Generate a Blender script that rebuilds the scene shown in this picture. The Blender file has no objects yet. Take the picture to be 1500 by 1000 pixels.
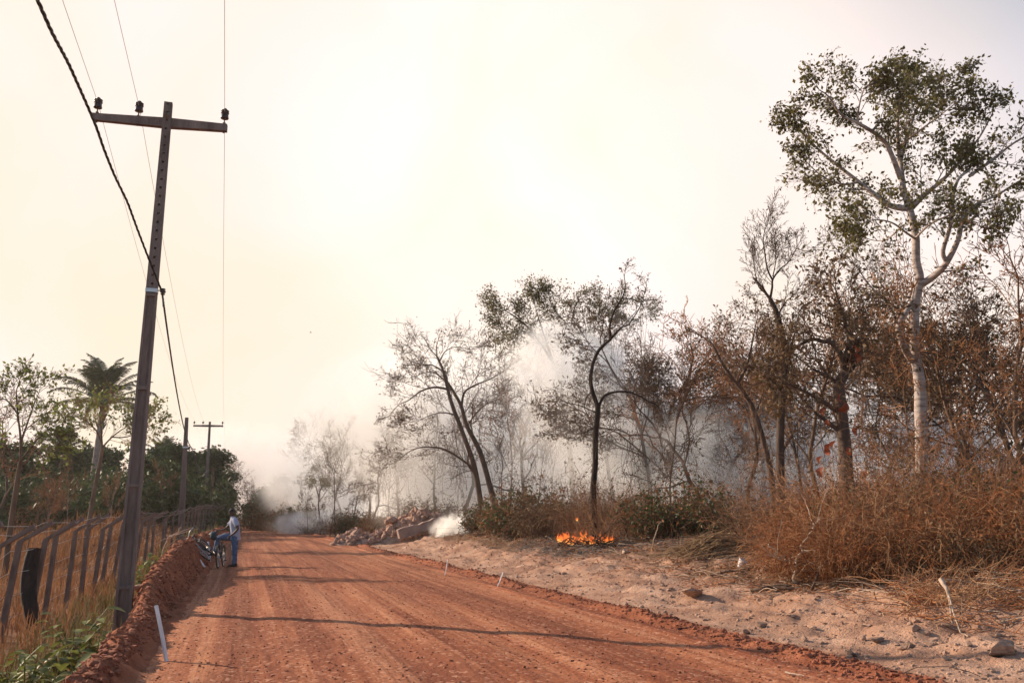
import bpy, bmesh, math, random
import numpy as np
from mathutils import Vector, Matrix, Quaternion

# ------------------------------------------------------------------ camera, sky, sun, exposure
SC = bpy.context.scene
COL = SC.collection
R = math.radians
CAM_H = 1.55
PITCH, YAW = R(11.51), R(16.85)          # road runs along +Y, the camera looks a little to the right of it
FPX = 1262.0
cam_d = bpy.data.cameras.new('camera')
cam = bpy.data.objects.new('camera', cam_d)
COL.objects.link(cam)
cam.location = (0, 0, CAM_H)
cam.rotation_euler = (R(90) + PITCH, 0, -YAW)
cam_d.sensor_width = 36.0
cam_d.lens = 36.0 * FPX / 1500.0
cam_d.clip_start = 0.1
cam_d.clip_end = 3000
SC.camera = cam

SUN_AZ, SUN_EL = R(-47), R(25)           # heading from +Y (negative = left), elevation
world = bpy.data.worlds.new('World')
SC.world = world
world.use_nodes = True
def build_world():
    nt = world.node_tree; N = nt.nodes; L = nt.links
    N.clear()
    out = N.new('ShaderNodeOutputWorld'); bg = N.new('ShaderNodeBackground')
    sky = N.new('ShaderNodeTexSky'); sky.sky_type = 'NISHITA'; sky.sun_disc = False
    sky.sun_elevation = SUN_EL; sky.sun_rotation = SUN_AZ
    sky.dust_density = 0.6; sky.air_density = 1.0
    tc = N.new('ShaderNodeTexCoord')
    # smoke drifting over the forest: a veil round the direction of the fire, thinning to clear sky
    dot = N.new('ShaderNodeVectorMath'); dot.operation = 'DOT_PRODUCT'
    a, e = R(5), R(-10)
    dot.inputs[1].default_value = (math.sin(a)*math.cos(e), math.cos(a)*math.cos(e), math.sin(e))
    L.new(tc.outputs['Generated'], dot.inputs[0])
    n1 = N.new('ShaderNodeTexNoise'); n1.inputs['Scale'].default_value = 2.2; n1.inputs['Detail'].default_value = 3
    n1.inputs['Roughness'].default_value = 0.45
    L.new(tc.outputs['Generated'], n1.inputs['Vector'])
    off = N.new('ShaderNodeMath'); off.operation = 'MULTIPLY_ADD'; off.inputs[1].default_value = 0.16; off.inputs[2].default_value = -0.08
    L.new(n1.outputs['Fac'], off.inputs[0])
    add = N.new('ShaderNodeMath'); add.operation = 'ADD'
    L.new(dot.outputs['Value'], add.inputs[0]); L.new(off.outputs[0], add.inputs[1])
    mr = N.new('ShaderNodeMapRange'); mr.interpolation_type = 'SMOOTHSTEP'
    mr.inputs['From Min'].default_value = 0.34; mr.inputs['From Max'].default_value = 0.66
    L.new(add.outputs[0], mr.inputs['Value'])
    # two tones in the smoke itself: creamy yellow low down, pale pink-white higher up
    n2 = N.new('ShaderNodeTexNoise'); n2.inputs['Scale'].default_value = 3.1; n2.inputs['Detail'].default_value = 4
    n2.inputs['Roughness'].default_value = 0.5; n2.inputs['Distortion'].default_value = 0.4
    L.new(tc.outputs['Generated'], n2.inputs['Vector'])
    ramp = N.new('ShaderNodeValToRGB')
    ramp.color_ramp.elements[0].position = 0.33; ramp.color_ramp.elements[0].color = (1.02, 0.865, 0.68, 1)
    ramp.color_ramp.elements[1].position = 0.68; ramp.color_ramp.elements[1].color = (1.07, 0.93, 0.88, 1)
    sep = N.new('ShaderNodeSeparateXYZ'); L.new(tc.outputs['Generated'], sep.inputs[0])
    hz = N.new('ShaderNodeMath'); hz.operation = 'MULTIPLY_ADD'; hz.inputs[1].default_value = 0.30; hz.inputs[2].default_value = -0.02
    L.new(sep.outputs['Z'], hz.inputs[0])
    hx = N.new('ShaderNodeMath'); hx.operation = 'MULTIPLY_ADD'; hx.inputs[1].default_value = 0.22
    L.new(sep.outputs['X'], hx.inputs[0]); L.new(hz.outputs[0], hx.inputs[2])
    nn = N.new('ShaderNodeMath'); nn.operation = 'MULTIPLY_ADD'; nn.inputs[1].default_value = 0.9
    L.new(n2.outputs['Fac'], nn.inputs[0]); L.new(hx.outputs[0], nn.inputs[2])
    L.new(nn.outputs[0], ramp.inputs['Fac'])
    # the smoke is thinnest, and brightest, high ahead
    gd = N.new('ShaderNodeVectorMath'); gd.operation = 'DOT_PRODUCT'; gd.inputs[1].default_value = (math.sin(R(16))*math.cos(R(21)), math.cos(R(16))*math.cos(R(21)), math.sin(R(21)))
    L.new(tc.outputs['Generated'], gd.inputs[0])
    gm = N.new('ShaderNodeMapRange'); gm.interpolation_type = 'SMOOTHSTEP'; gm.inputs['From Min'].default_value = .955; gm.inputs['From Max'].default_value = 1.0
    gm.inputs['To Min'].default_value = 7.3; gm.inputs['To Max'].default_value = 8.0; L.new(gd.outputs['Value'], gm.inputs['Value'])
    sc = N.new('ShaderNodeVectorMath'); sc.operation = 'SCALE'; L.new(gm.outputs[0], sc.inputs['Scale'])
    L.new(ramp.outputs['Color'], sc.inputs[0])
    mix = N.new('ShaderNodeMix'); mix.data_type = 'RGBA'
    L.new(mr.outputs[0], mix.inputs['Factor']); skb = N.new('ShaderNodeVectorMath'); skb.operation = 'SCALE'; skb.inputs['Scale'].default_value = 1.35
    L.new(sky.outputs['Color'], skb.inputs[0]); L.new(skb.outputs['Vector'], mix.inputs['A']); L.new(sc.outputs['Vector'], mix.inputs['B'])
    L.new(mix.outputs['Result'], bg.inputs['Color'])
    bg.inputs['Strength'].default_value = 0.1
    L.new(bg.outputs[0], out.inputs['Surface'])
build_world()
sun_d = bpy.data.lights.new('sun', 'SUN')
sun_d.energy = 5.0
sun_d.angle = R(0.8)
sun_d.color = (1.0, 0.80, 0.60)
sun = bpy.data.objects.new('sun', sun_d)
COL.objects.link(sun)
_sv = Vector((math.sin(SUN_AZ)*math.cos(SUN_EL), math.cos(SUN_AZ)*math.cos(SUN_EL), math.sin(SUN_EL)))
sun.rotation_euler = (-_sv).to_track_quat('-Z', 'Y').to_euler()
sun.location = (-40, 40, 40)
SC.view_settings.view_transform = 'Standard'
SC.view_settings.look = 'None'
SC.view_settings.exposure = 0.50
SC.view_settings.gamma = 1.0
SC.view_settings.use_curve_mapping = False
SC.render.engine = 'CYCLES'
SC.cycles.use_denoising = True
try:
    SC.cycles.denoiser = 'OPENIMAGEDENOISE'
except Exception:
    pass
SC.cycles.max_bounces = 12
SC.cycles.diffuse_bounces = 2
SC.cycles.glossy_bounces = 2
SC.cycles.transmission_bounces = 2
SC.cycles.transparent_max_bounces = 12
SC.cycles.volume_bounces = 12
SC.cycles.volume_step_rate = 1.0
SC.cycles.volume_max_steps = 256

# ------------------------------------------------------------------ helpers
CP, SP, CY, SY = math.cos(PITCH), math.sin(PITCH), math.cos(YAW), math.sin(YAW)
def P(px, py, d):
    """the point that the photograph shows at (px, py), d metres ahead"""
    r, v = px - 750.0, 500.0 - py
    up = v*CP + FPX*SP; fw = FPX*CP - v*SP
    s = d / fw
    lat = r*s
    return Vector((lat*CY + d*SY, d*CY - lat*SY, CAM_H + up*s))

def hash2(ix, iy, seed):
    n = (ix.astype(np.int64)*374761393 + iy.astype(np.int64)*668265263 + seed*974711) & 0x7fffffff
    n = ((n ^ (n >> 13)) * 1274126177) & 0x7fffffff
    n = (n ^ (n >> 16)) & 0xffff
    return n / 65535.0
def vnoise(x, y, seed=0):
    x = np.asarray(x, float); y = np.asarray(y, float)
    ix = np.floor(x); iy = np.floor(y); fx = x-ix; fy = y-iy
    fx = fx*fx*(3-2*fx); fy = fy*fy*(3-2*fy)
    a = hash2(ix, iy, seed); b = hash2(ix+1, iy, seed); c = hash2(ix, iy+1, seed); d = hash2(ix+1, iy+1, seed)
    return (a*(1-fx)+b*fx)*(1-fy) + (c*(1-fx)+d*fx)*fy - 0.5
def fbm(x, y, octs=4, seed=0, gain=0.5):
    s = 0; a = 1.0
    for k in range(octs):
        s = s + a*vnoise(np.asarray(x)*2**k + 17.3*k, np.asarray(y)*2**k - 9.1*k, seed+k*31); a *= gain
    return s
def sstep(a, b, x):
    t = np.clip((np.asarray(x, float)-a)/(b-a), 0, 1)
    return t*t*(3-2*t)

class MB:
    """collects triangles and quads, builds ONE mesh object"""
    def __init__(s): s.V = []; s.F = {3: [], 4: []}; s.M = {3: [], 4: []}; s.n = 0
    def add(s, V, F, mat=0):
        V = np.asarray(V, np.float64).reshape(-1, 3); F = np.asarray(F, np.int64)
        if len(F) == 0: return
        k = F.shape[1]
        s.V.append(V); s.F[k].append(F + s.n); s.M[k].append(np.full(len(F), mat, np.int32)); s.n += len(V)
    def mesh(s, name, mats, smooth=True):
        me = bpy.data.meshes.new(name)
        V = np.concatenate(s.V) if s.V else np.zeros((0, 3))
        f3 = np.concatenate(s.F[3]) if s.F[3] else np.zeros((0, 3), np.int64)
        f4 = np.concatenate(s.F[4]) if s.F[4] else np.zeros((0, 4), np.int64)
        mi = np.concatenate([np.concatenate(s.M[k]) if s.M[k] else np.zeros(0, np.int32) for k in (3, 4)])
        me.vertices.add(len(V)); me.vertices.foreach_set('co', V.astype(np.float32).ravel())
        nl = f3.size + f4.size
        me.loops.add(nl); me.loops.foreach_set('vertex_index', np.concatenate([f3.ravel(), f4.ravel()]).astype(np.int32))
        nf = len(f3) + len(f4)
        me.polygons.add(nf)
        st = np.concatenate([np.arange(len(f3))*3, f3.size + np.arange(len(f4))*4]).astype(np.int32)
        me.polygons.foreach_set('loop_start', st)
        me.polygons.foreach_set('material_index', mi)
        me.polygons.foreach_set('use_smooth', np.full(nf, bool(smooth)))
        for m in (mats if isinstance(mats, (list, tuple)) else [mats]): me.materials.append(m)
        me.update(calc_edges=True)
        return me
    def build(s, name, mats, parent=None, smooth=True):
        return link(name, s.mesh(name, mats, smooth), parent)
    # shapes
    def tube(s, pts, rad, sides=6, mat=0, cap=True):
        p = np.asarray([tuple(q) for q in pts], float); n = len(p)
        if n < 2: return
        r = np.broadcast_to(np.asarray(rad, float), (n,))
        t = np.gradient(p, axis=0); t /= np.linalg.norm(t, axis=1, keepdims=True) + 1e-9
        ref = np.zeros(3); ref[np.argmin(np.abs(t).max(axis=0))] = 1
        u = np.cross(t, ref); u /= np.linalg.norm(u, axis=1, keepdims=True) + 1e-9
        v = np.cross(t, u)
        a = np.arange(sides)*2*math.pi/sides
        ring = p[:, None, :] + r[:, None, None]*(np.cos(a)[None, :, None]*u[:, None, :] + np.sin(a)[None, :, None]*v[:, None, :])
        i = np.arange(n-1)[:, None]*sides; j = np.arange(sides)[None, :]; k = (j+1) % sides
        F = np.stack([i+j, i+k, i+sides+k, i+sides+j], -1).reshape(-1, 4)
        V = ring.reshape(-1, 3)
        s.add(V, F, mat)
        if cap and sides >= 4:
            for e, o in ((0, 0), (n-1, (n-1)*sides)):
                c = np.concatenate([[p[e]], ring[e]])
                q = np.arange(sides); T = np.stack([np.zeros(sides, int), 1+q, 1+(q+1) % sides], -1)
                s.add(c, T if e else T[:, ::-1], mat)
    def hexa(s, lo, hi, mat=0):
        """lo, hi: four corners each, counter-clockwise from above"""
        V = list(lo)+list(hi)
        s.add([tuple(q) for q in V], [(3, 2, 1, 0), (4, 5, 6, 7), (0, 1, 5, 4), (1, 2, 6, 5), (2, 3, 7, 6), (3, 0, 4, 7)], mat)
    def box(s, x0, x1, y0, y1, z0, z1, mat=0):
        s.hexa([(x0, y0, z0), (x1, y0, z0), (x1, y1, z0), (x0, y1, z0)], [(x0, y0, z1), (x1, y0, z1), (x1, y1, z1), (x0, y1, z1)], mat)
    def taper(s, z0, a, z1, b, mat=0):
        s.hexa([(a[0], a[2], z0), (a[1], a[2], z0), (a[1], a[3], z0), (a[0], a[3], z0)],
               [(b[0], b[2], z1), (b[1], b[2], z1), (b[1], b[3], z1), (b[0], b[3], z1)], mat)
    def lathe(s, prof, sides=16, mat=0, M=None):
        a = np.arange(sides)*2*math.pi/sides
        pr = np.asarray(prof, float); n = len(pr)
        V = np.stack([pr[:, 0:1]*np.cos(a), pr[:, 0:1]*np.sin(a), np.repeat(pr[:, 1:2], sides, 1)], -1).reshape(-1, 3)
        if M is not None: V = xf(V, M)
        i = np.arange(n-1)[:, None]*sides; j = np.arange(sides)[None, :]; k = (j+1) % sides
        s.add(V, np.stack([i+j, i+k, i+sides+k, i+sides+j], -1).reshape(-1, 4), mat)
    def ring(s, c, axis, R0, r, seg=28, sides=6, mat=0):
        ax = Vector(axis).normalized(); u = ax.orthogonal().normalized(); v = ax.cross(u)
        pts = [Vector(c) + R0*(math.cos(t)*u + math.sin(t)*v) for t in (2*math.pi*i/seg for i in range(seg+1))]
        V = []
        for i in range(seg):
            t = 2*math.pi*i/seg; rd = math.cos(t)*u + math.sin(t)*v
            for q in range(sides):
                b = 2*math.pi*q/sides
                V.append(Vector(c) + rd*(R0 + r*math.cos(b)) + ax*(r*math.sin(b)))
        F = [(i*sides+q, i*sides+(q+1) % sides, ((i+1) % seg)*sides+(q+1) % sides, ((i+1) % seg)*sides+q) for i in range(seg) for q in range(sides)]
        s.add([tuple(w) for w in V], F, mat)
def xf(V, M):
    V = np.asarray(V, float); A = np.array(M)
    return V @ A[:3, :3].T + A[:3, 3]

def link(name, me, parent=None):
    o = bpy.data.objects.new(name, me); COL.objects.link(o)
    if parent is not None: o.parent = parent
    return o
def tag(o, label=None, cat=None, group=None, kind=None):
    if label: o['label'] = label
    if cat: o['category'] = cat
    if group: o['group'] = group
    if kind: o['kind'] = kind
    return o
def thing(name, label, cat, loc=(0, 0, 0), rz=0.0, group=None):
    o = bpy.data.objects.new(name, None); COL.objects.link(o)
    o.location = loc; o.rotation_euler = (0, 0, rz); o.empty_display_size = 0.2
    return tag(o, label, cat, group)
def copy_tree(src, loc, rz, scale=1.0, label=None, group=None):
    c = src.copy(); COL.objects.link(c)
    c.location = loc; c.rotation_euler = (0, 0, rz); c.scale = scale if isinstance(scale, tuple) else (scale,)*3
    if label: c['label'] = label
    if group: c['group'] = group
    for ch in list(src.children):
        d = ch.copy(); COL.objects.link(d); d.parent = c
        for g in list(ch.children):
            e = g.copy(); COL.objects.link(e); e.parent = d
    return c

# ------------------------------------------------------------------ materials
def new_mat(name):
    m = bpy.data.materials.new(name); m.use_nodes = True
    m.node_tree.nodes.clear()
    return m, m.node_tree.nodes, m.node_tree.links
def mat(name, c1, c2=None, scale=6.0, rough=0.85, bump=0.0, bscale=None, stretch=(1, 1, 1), metal=0.0, trans=0.0, vary=0.0, spec=0.3, coord='Object'):
    m, N, L = new_mat(name)
    out = N.new('ShaderNodeOutputMaterial'); b = N.new('ShaderNodeBsdfPrincipled')
    b.inputs['Roughness'].default_value = rough; b.inputs['Metallic'].default_value = metal
    b.inputs['Specular IOR Level'].default_value = spec
    tc = N.new('ShaderNodeTexCoord'); mp = N.new('ShaderNodeMapping'); mp.inputs['Scale'].default_value = stretch
    L.new(tc.outputs[coord], mp.inputs['Vector'])
    n = N.new('ShaderNodeTexNoise'); n.inputs['Scale'].default_value = scale; n.inputs['Detail'].default_value = 6; n.inputs['Roughness'].default_value = 0.65
    L.new(mp.outputs[0], n.inputs['Vector'])
    r = N.new('ShaderNodeValToRGB')
    r.color_ramp.elements[0].position = 0.32; r.color_ramp.elements[0].color = (*c1, 1)
    r.color_ramp.elements[1].position = 0.68; r.color_ramp.elements[1].color = (*(c2 or c1), 1)
    L.new(n.outputs['Fac'], r.inputs['Fac'])
    col = r.outputs['Color']
    if vary:
        oi = N.new('ShaderNodeObjectInfo'); hs = N.new('ShaderNodeHueSaturation')
        mr = N.new('ShaderNodeMapRange'); mr.inputs['To Min'].default_value = 1-vary; mr.inputs['To Max'].default_value = 1+vary
        L.new(oi.outputs['Random'], mr.inputs['Value']); L.new(mr.outputs[0], hs.inputs['Value']); L.new(col, hs.inputs['Color'])
        col = hs.outputs['Color']
    L.new(col, b.inputs['Base Color'])
    if bump:
        n2 = N.new('ShaderNodeTexNoise'); n2.inputs['Scale'].default_value = bscale or scale*3; n2.inputs['Detail'].default_value = 5
        L.new(mp.outputs[0], n2.inputs['Vector'])
        bp = N.new('ShaderNodeBump'); bp.inputs['Strength'].default_value = bump; bp.inputs['Distance'].default_value = 0.03
        L.new(n2.outputs['Fac'], bp.inputs['Height']); L.new(bp.outputs[0], b.inputs['Normal'])
    surf = b.outputs[0]
    if trans:
        t = N.new('ShaderNodeBsdfTranslucent'); L.new(col, t.inputs['Color'])
        mx = N.new('ShaderNodeMixShader'); mx.inputs[0].default_value = trans
        L.new(surf, mx.inputs[1]); L.new(t.outputs[0], mx.inputs[2]); surf = mx.outputs[0]
    L.new(surf, out.inputs['Surface'])
    return m

M_CONC = mat('weathered_concrete', (0.105, 0.075, 0.066), (0.24, 0.18, 0.155), 3.0, 0.9, 0.5, 30, (1, 1, 0.25))
M_CONC2 = mat('fence_concrete', (0.085, 0.058, 0.048), (0.23, 0.16, 0.13), 4.0, 0.9, 0.5, 40, (1, 1, 0.3))
M_PORC = mat('dark_porcelain', (0.035, 0.018, 0.014), (0.06, 0.03, 0.022), 8, 0.35, spec=0.5)
M_STEEL = mat('galvanised_steel', (0.42, 0.42, 0.43), (0.6, 0.6, 0.6), 30, 0.45, metal=0.8)
M_RUST = mat('rusty_steel', (0.10, 0.05, 0.03), (0.2, 0.12, 0.08), 20, 0.8)
M_WIRE = mat('wire_aluminium', (0.30, 0.29, 0.28), (0.40, 0.39, 0.37), 5, 0.55, metal=0.3)
M_CABLE = mat('black_cable', (0.018, 0.015, 0.014), (0.03, 0.025, 0.022), 5, 0.6)
M_WHITEWOOD = mat('white_painted_wood', (0.55, 0.48, 0.46), (0.78, 0.73, 0.70), 12, 0.7, 0.2, 40, (1, 1, 0.2))
M_CHARRED = mat('charred_bark', (0.012, 0.009, 0.008), (0.045, 0.026, 0.018), 5, 0.9, 0.8, 14, (1, 1, 0.3))
M_BARK_D = mat('dark_bark', (0.044, 0.028, 0.021), (0.14, 0.088, 0.064), 4, 0.9, 0.7, 16, (1, 1, 0.3), vary=0.25)
M_BARK_B = mat('brown_bark', (0.075, 0.045, 0.03), (0.19, 0.115, 0.075), 4, 0.9, 0.7, 16, (1, 1, 0.3), vary=0.25)
M_BARK_G = mat('grey_bark', (0.12, 0.09, 0.08), (0.27, 0.21, 0.18), 4, 0.9, 0.7, 14, (1, 1, 0.5), vary=0.2)
M_TWIG_D = mat('dark_twig', (0.066, 0.037, 0.025), (0.19, 0.108, 0.07), 2, 0.9, vary=0.25)
M_TWIG_B = mat('brown_twig', (0.16, 0.072, 0.036), (0.40, 0.20, 0.10), 2, 0.9, vary=0.25)
M_LEAF_O = mat('olive_leaf', (0.065, 0.058, 0.017), (0.19, 0.16, 0.052), 1.6, 0.5, trans=0.4, vary=0.15)
M_LEAF_DK = mat('dark_dry_leaf', (0.07, 0.046, 0.022), (0.19, 0.112, 0.052), 1.6, 0.7, trans=0.22, vary=0.25)
M_LEAF_BR = mat('brown_leaf', (0.12, 0.045, 0.018), (0.33, 0.135, 0.05), 1.6, 0.8, trans=0.25, vary=0.2)
M_LEAF_RED = mat('rust_red_leaf', (0.16, 0.035, 0.018), (0.30, 0.08, 0.035), 4, 0.7, trans=0.3)
M_LEAF_GN = mat('fresh_green_leaf', (0.085, 0.11, 0.022), (0.27, 0.29, 0.075), 3, 0.5, trans=0.35, vary=0.15)
M_LEAF_EV = mat('evergreen_leaf', (0.026, 0.042, 0.014), (0.082, 0.108, 0.036), 0.7, 0.55, trans=0.25, vary=0.25)
M_BRUSHP = mat('pale_dry_brush', (0.30, 0.155, 0.075), (0.58, 0.35, 0.19), 5, 0.85, trans=0.1, vary=0.1)
M_PALM = mat('palm_frond', (0.028, 0.036, 0.016), (0.075, 0.085, 0.035), 2, 0.45, trans=0.2, spec=0.5)
M_STRAW = mat('dry_straw', (0.24, 0.14, 0.07), (0.44, 0.29, 0.16), 1.2, 0.85, trans=0.2)
M_BRUSH = mat('dry_brush', (0.15, 0.048, 0.017), (0.50, 0.20, 0.075), 5, 0.85, trans=0.1, vary=0.15)
M_PALESTICK = mat('pale_dead_wood', (0.30, 0.21, 0.15), (0.52, 0.39, 0.29), 8, 0.85, 0.4, 30)
M_ROCK = mat('pink_rubble_stone', (0.26, 0.14, 0.10), (0.50, 0.31, 0.22), 3, 0.9, 0.6, 12, vary=0.2)
M_SLAB = mat('concrete_slab', (0.23, 0.15, 0.13), (0.34, 0.24, 0.20), 3, 0.9, 0.4, 25)
M_CLOD = mat('red_earth_clod', (0.17, 0.052, 0.026), (0.33, 0.115, 0.060), 4, 0.95, 0.5, 30)
M_CLODSAND = mat('sandy_clod', (0.24, 0.14, 0.095), (0.46, 0.29, 0.20), 4, 0.95, 0.4, 30)
# ------------------------------------------------------------------ terrain
def berm_h(Y): return 0.24 + 0.64*sstep(12, 24, Y) - 0.35*sstep(60, 90, Y)
def left_z(X, Y):
    z = -0.62 + 0.22*sstep(16, 30, Y) + 0.45*sstep(30, 55, Y) + 0.4*sstep(55, 100, Y)
    z = z + 1.2*np.exp(-((X+7.5)/3.6)**2 - ((Y-62)/9.0)**2)
    return z + 0.4*sstep(-12, -30, X)
def H0(X, Y):
    """the large shape of the ground"""
    X = np.asarray(X, float); Y = np.asarray(Y, float)
    w = 0.22*vnoise(Y*0.22, Y*0+3, 5) + 0.12*vnoise(Y*0.9, Y*0+8, 6)
    x = X + w
    hb = berm_h(Y) + 0.06*vnoise(Y*0.35, Y*0+1.5, 9)
    crest = -1.20 - 0.42*hb
    zl = left_z(X, Y)
    rise = sstep(-0.98, crest, x)**0.8 * hb
    fall = sstep(crest-0.03, crest-0.48-0.60*sstep(14, 24, Y), x)
    left = rise*(1-fall) + zl*fall
    road = 0.06*(1-((X-2.5)/3.6)**2)
    road = np.where((x > -1.0) & (x < 6.2), np.maximum(road, 0), 0)
    for cx, dp, wd in ((0.15, .030, .22), (1.75, .026, .25), (3.1, .022, .22), (4.6, .030, .28)):
        cxx = cx + 0.25*vnoise(Y*0.07, Y*0+cx, 12)
        road = road - dp*np.exp(-((X-cxx)/wd)**2)
    wr = 0.13*np.exp(-((x-6.05)/0.22)**2)*(0.75+1.0*vnoise(Y*0.8, Y*0, 21)) + 0.05*np.exp(-((x-5.45)/0.12)**2)*(0.6+vnoise(Y*.5, Y*0+4, 22))
    right = 0.86*sstep(6.9, 12.6, X) + 0.10*sstep(12.6, 30, X) + 0.05*sstep(6.2, 7.2, X)
    right = right*(1-0.35*sstep(60, 110, Y))
    rr = sstep(6.2, 8.0, X)
    right = right + rr*(0.16*fbm(X*0.55, Y*0.45, 2, 40)) + 0.10*sstep(7.6, 8.6, X)*(1-sstep(9.5, 11, X))*(0.5+1.4*vnoise(X*.3, Y*.25, 43))
    return np.where(x < -1.0, left, 0) + np.where(x >= -1.0, road, 0)*(X < 6.6) + wr + right*(X > 6.1)
def H(X, Y):
    """ground height with its roughness"""
    X = np.asarray(X, float); Y = np.asarray(Y, float)
    z = H0(X, Y)
    onroad = sstep(-1.15, -0.75, X)*(1-sstep(5.7, 6.0, X))
    berm = sstep(-3.0, -2.2, X)*(1-sstep(-1.0, -0.75, X))
    verge = sstep(6.2, 7.6, X)
    field = 1-sstep(-3.2, -2.3, X)
    windrow = np.exp(-((X-6.0)/0.4)**2)
    z = z + onroad*(0.016*fbm(X*2.2, Y*0.9, 3, 60) + 0.010*fbm(X*9, Y*7, 2, 61))
    z = z + berm*(0.12*fbm(X*2.2, Y*2.2, 3, 62) + 0.085*fbm(X*8, Y*8, 2, 63))
    z = z + windrow*(0.05*fbm(X*6, Y*6, 3, 64))
    z = z + verge*(0.13*fbm(X*1.3, Y*1.3, 3, 65) + 0.065*fbm(X*5.5, Y*5.5, 3, 66) - 0.16*np.abs(fbm(X*1.9, Y*1.5, 2, 68)) + 0.05)
    z = z + field*(0.10*fbm(X*0.8, Y*0.8, 3, 67))
    return z
def hz(x, y): return float(H(np.array([x]), np.array([y]))[0])
def on(px, py, d, dz=0.0):
    """where the photograph's pixel stands on the ground, d metres ahead"""
    p = P(px, py, d); return Vector((p.x, p.y, hz(p.x, p.y)+dz))

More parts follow.
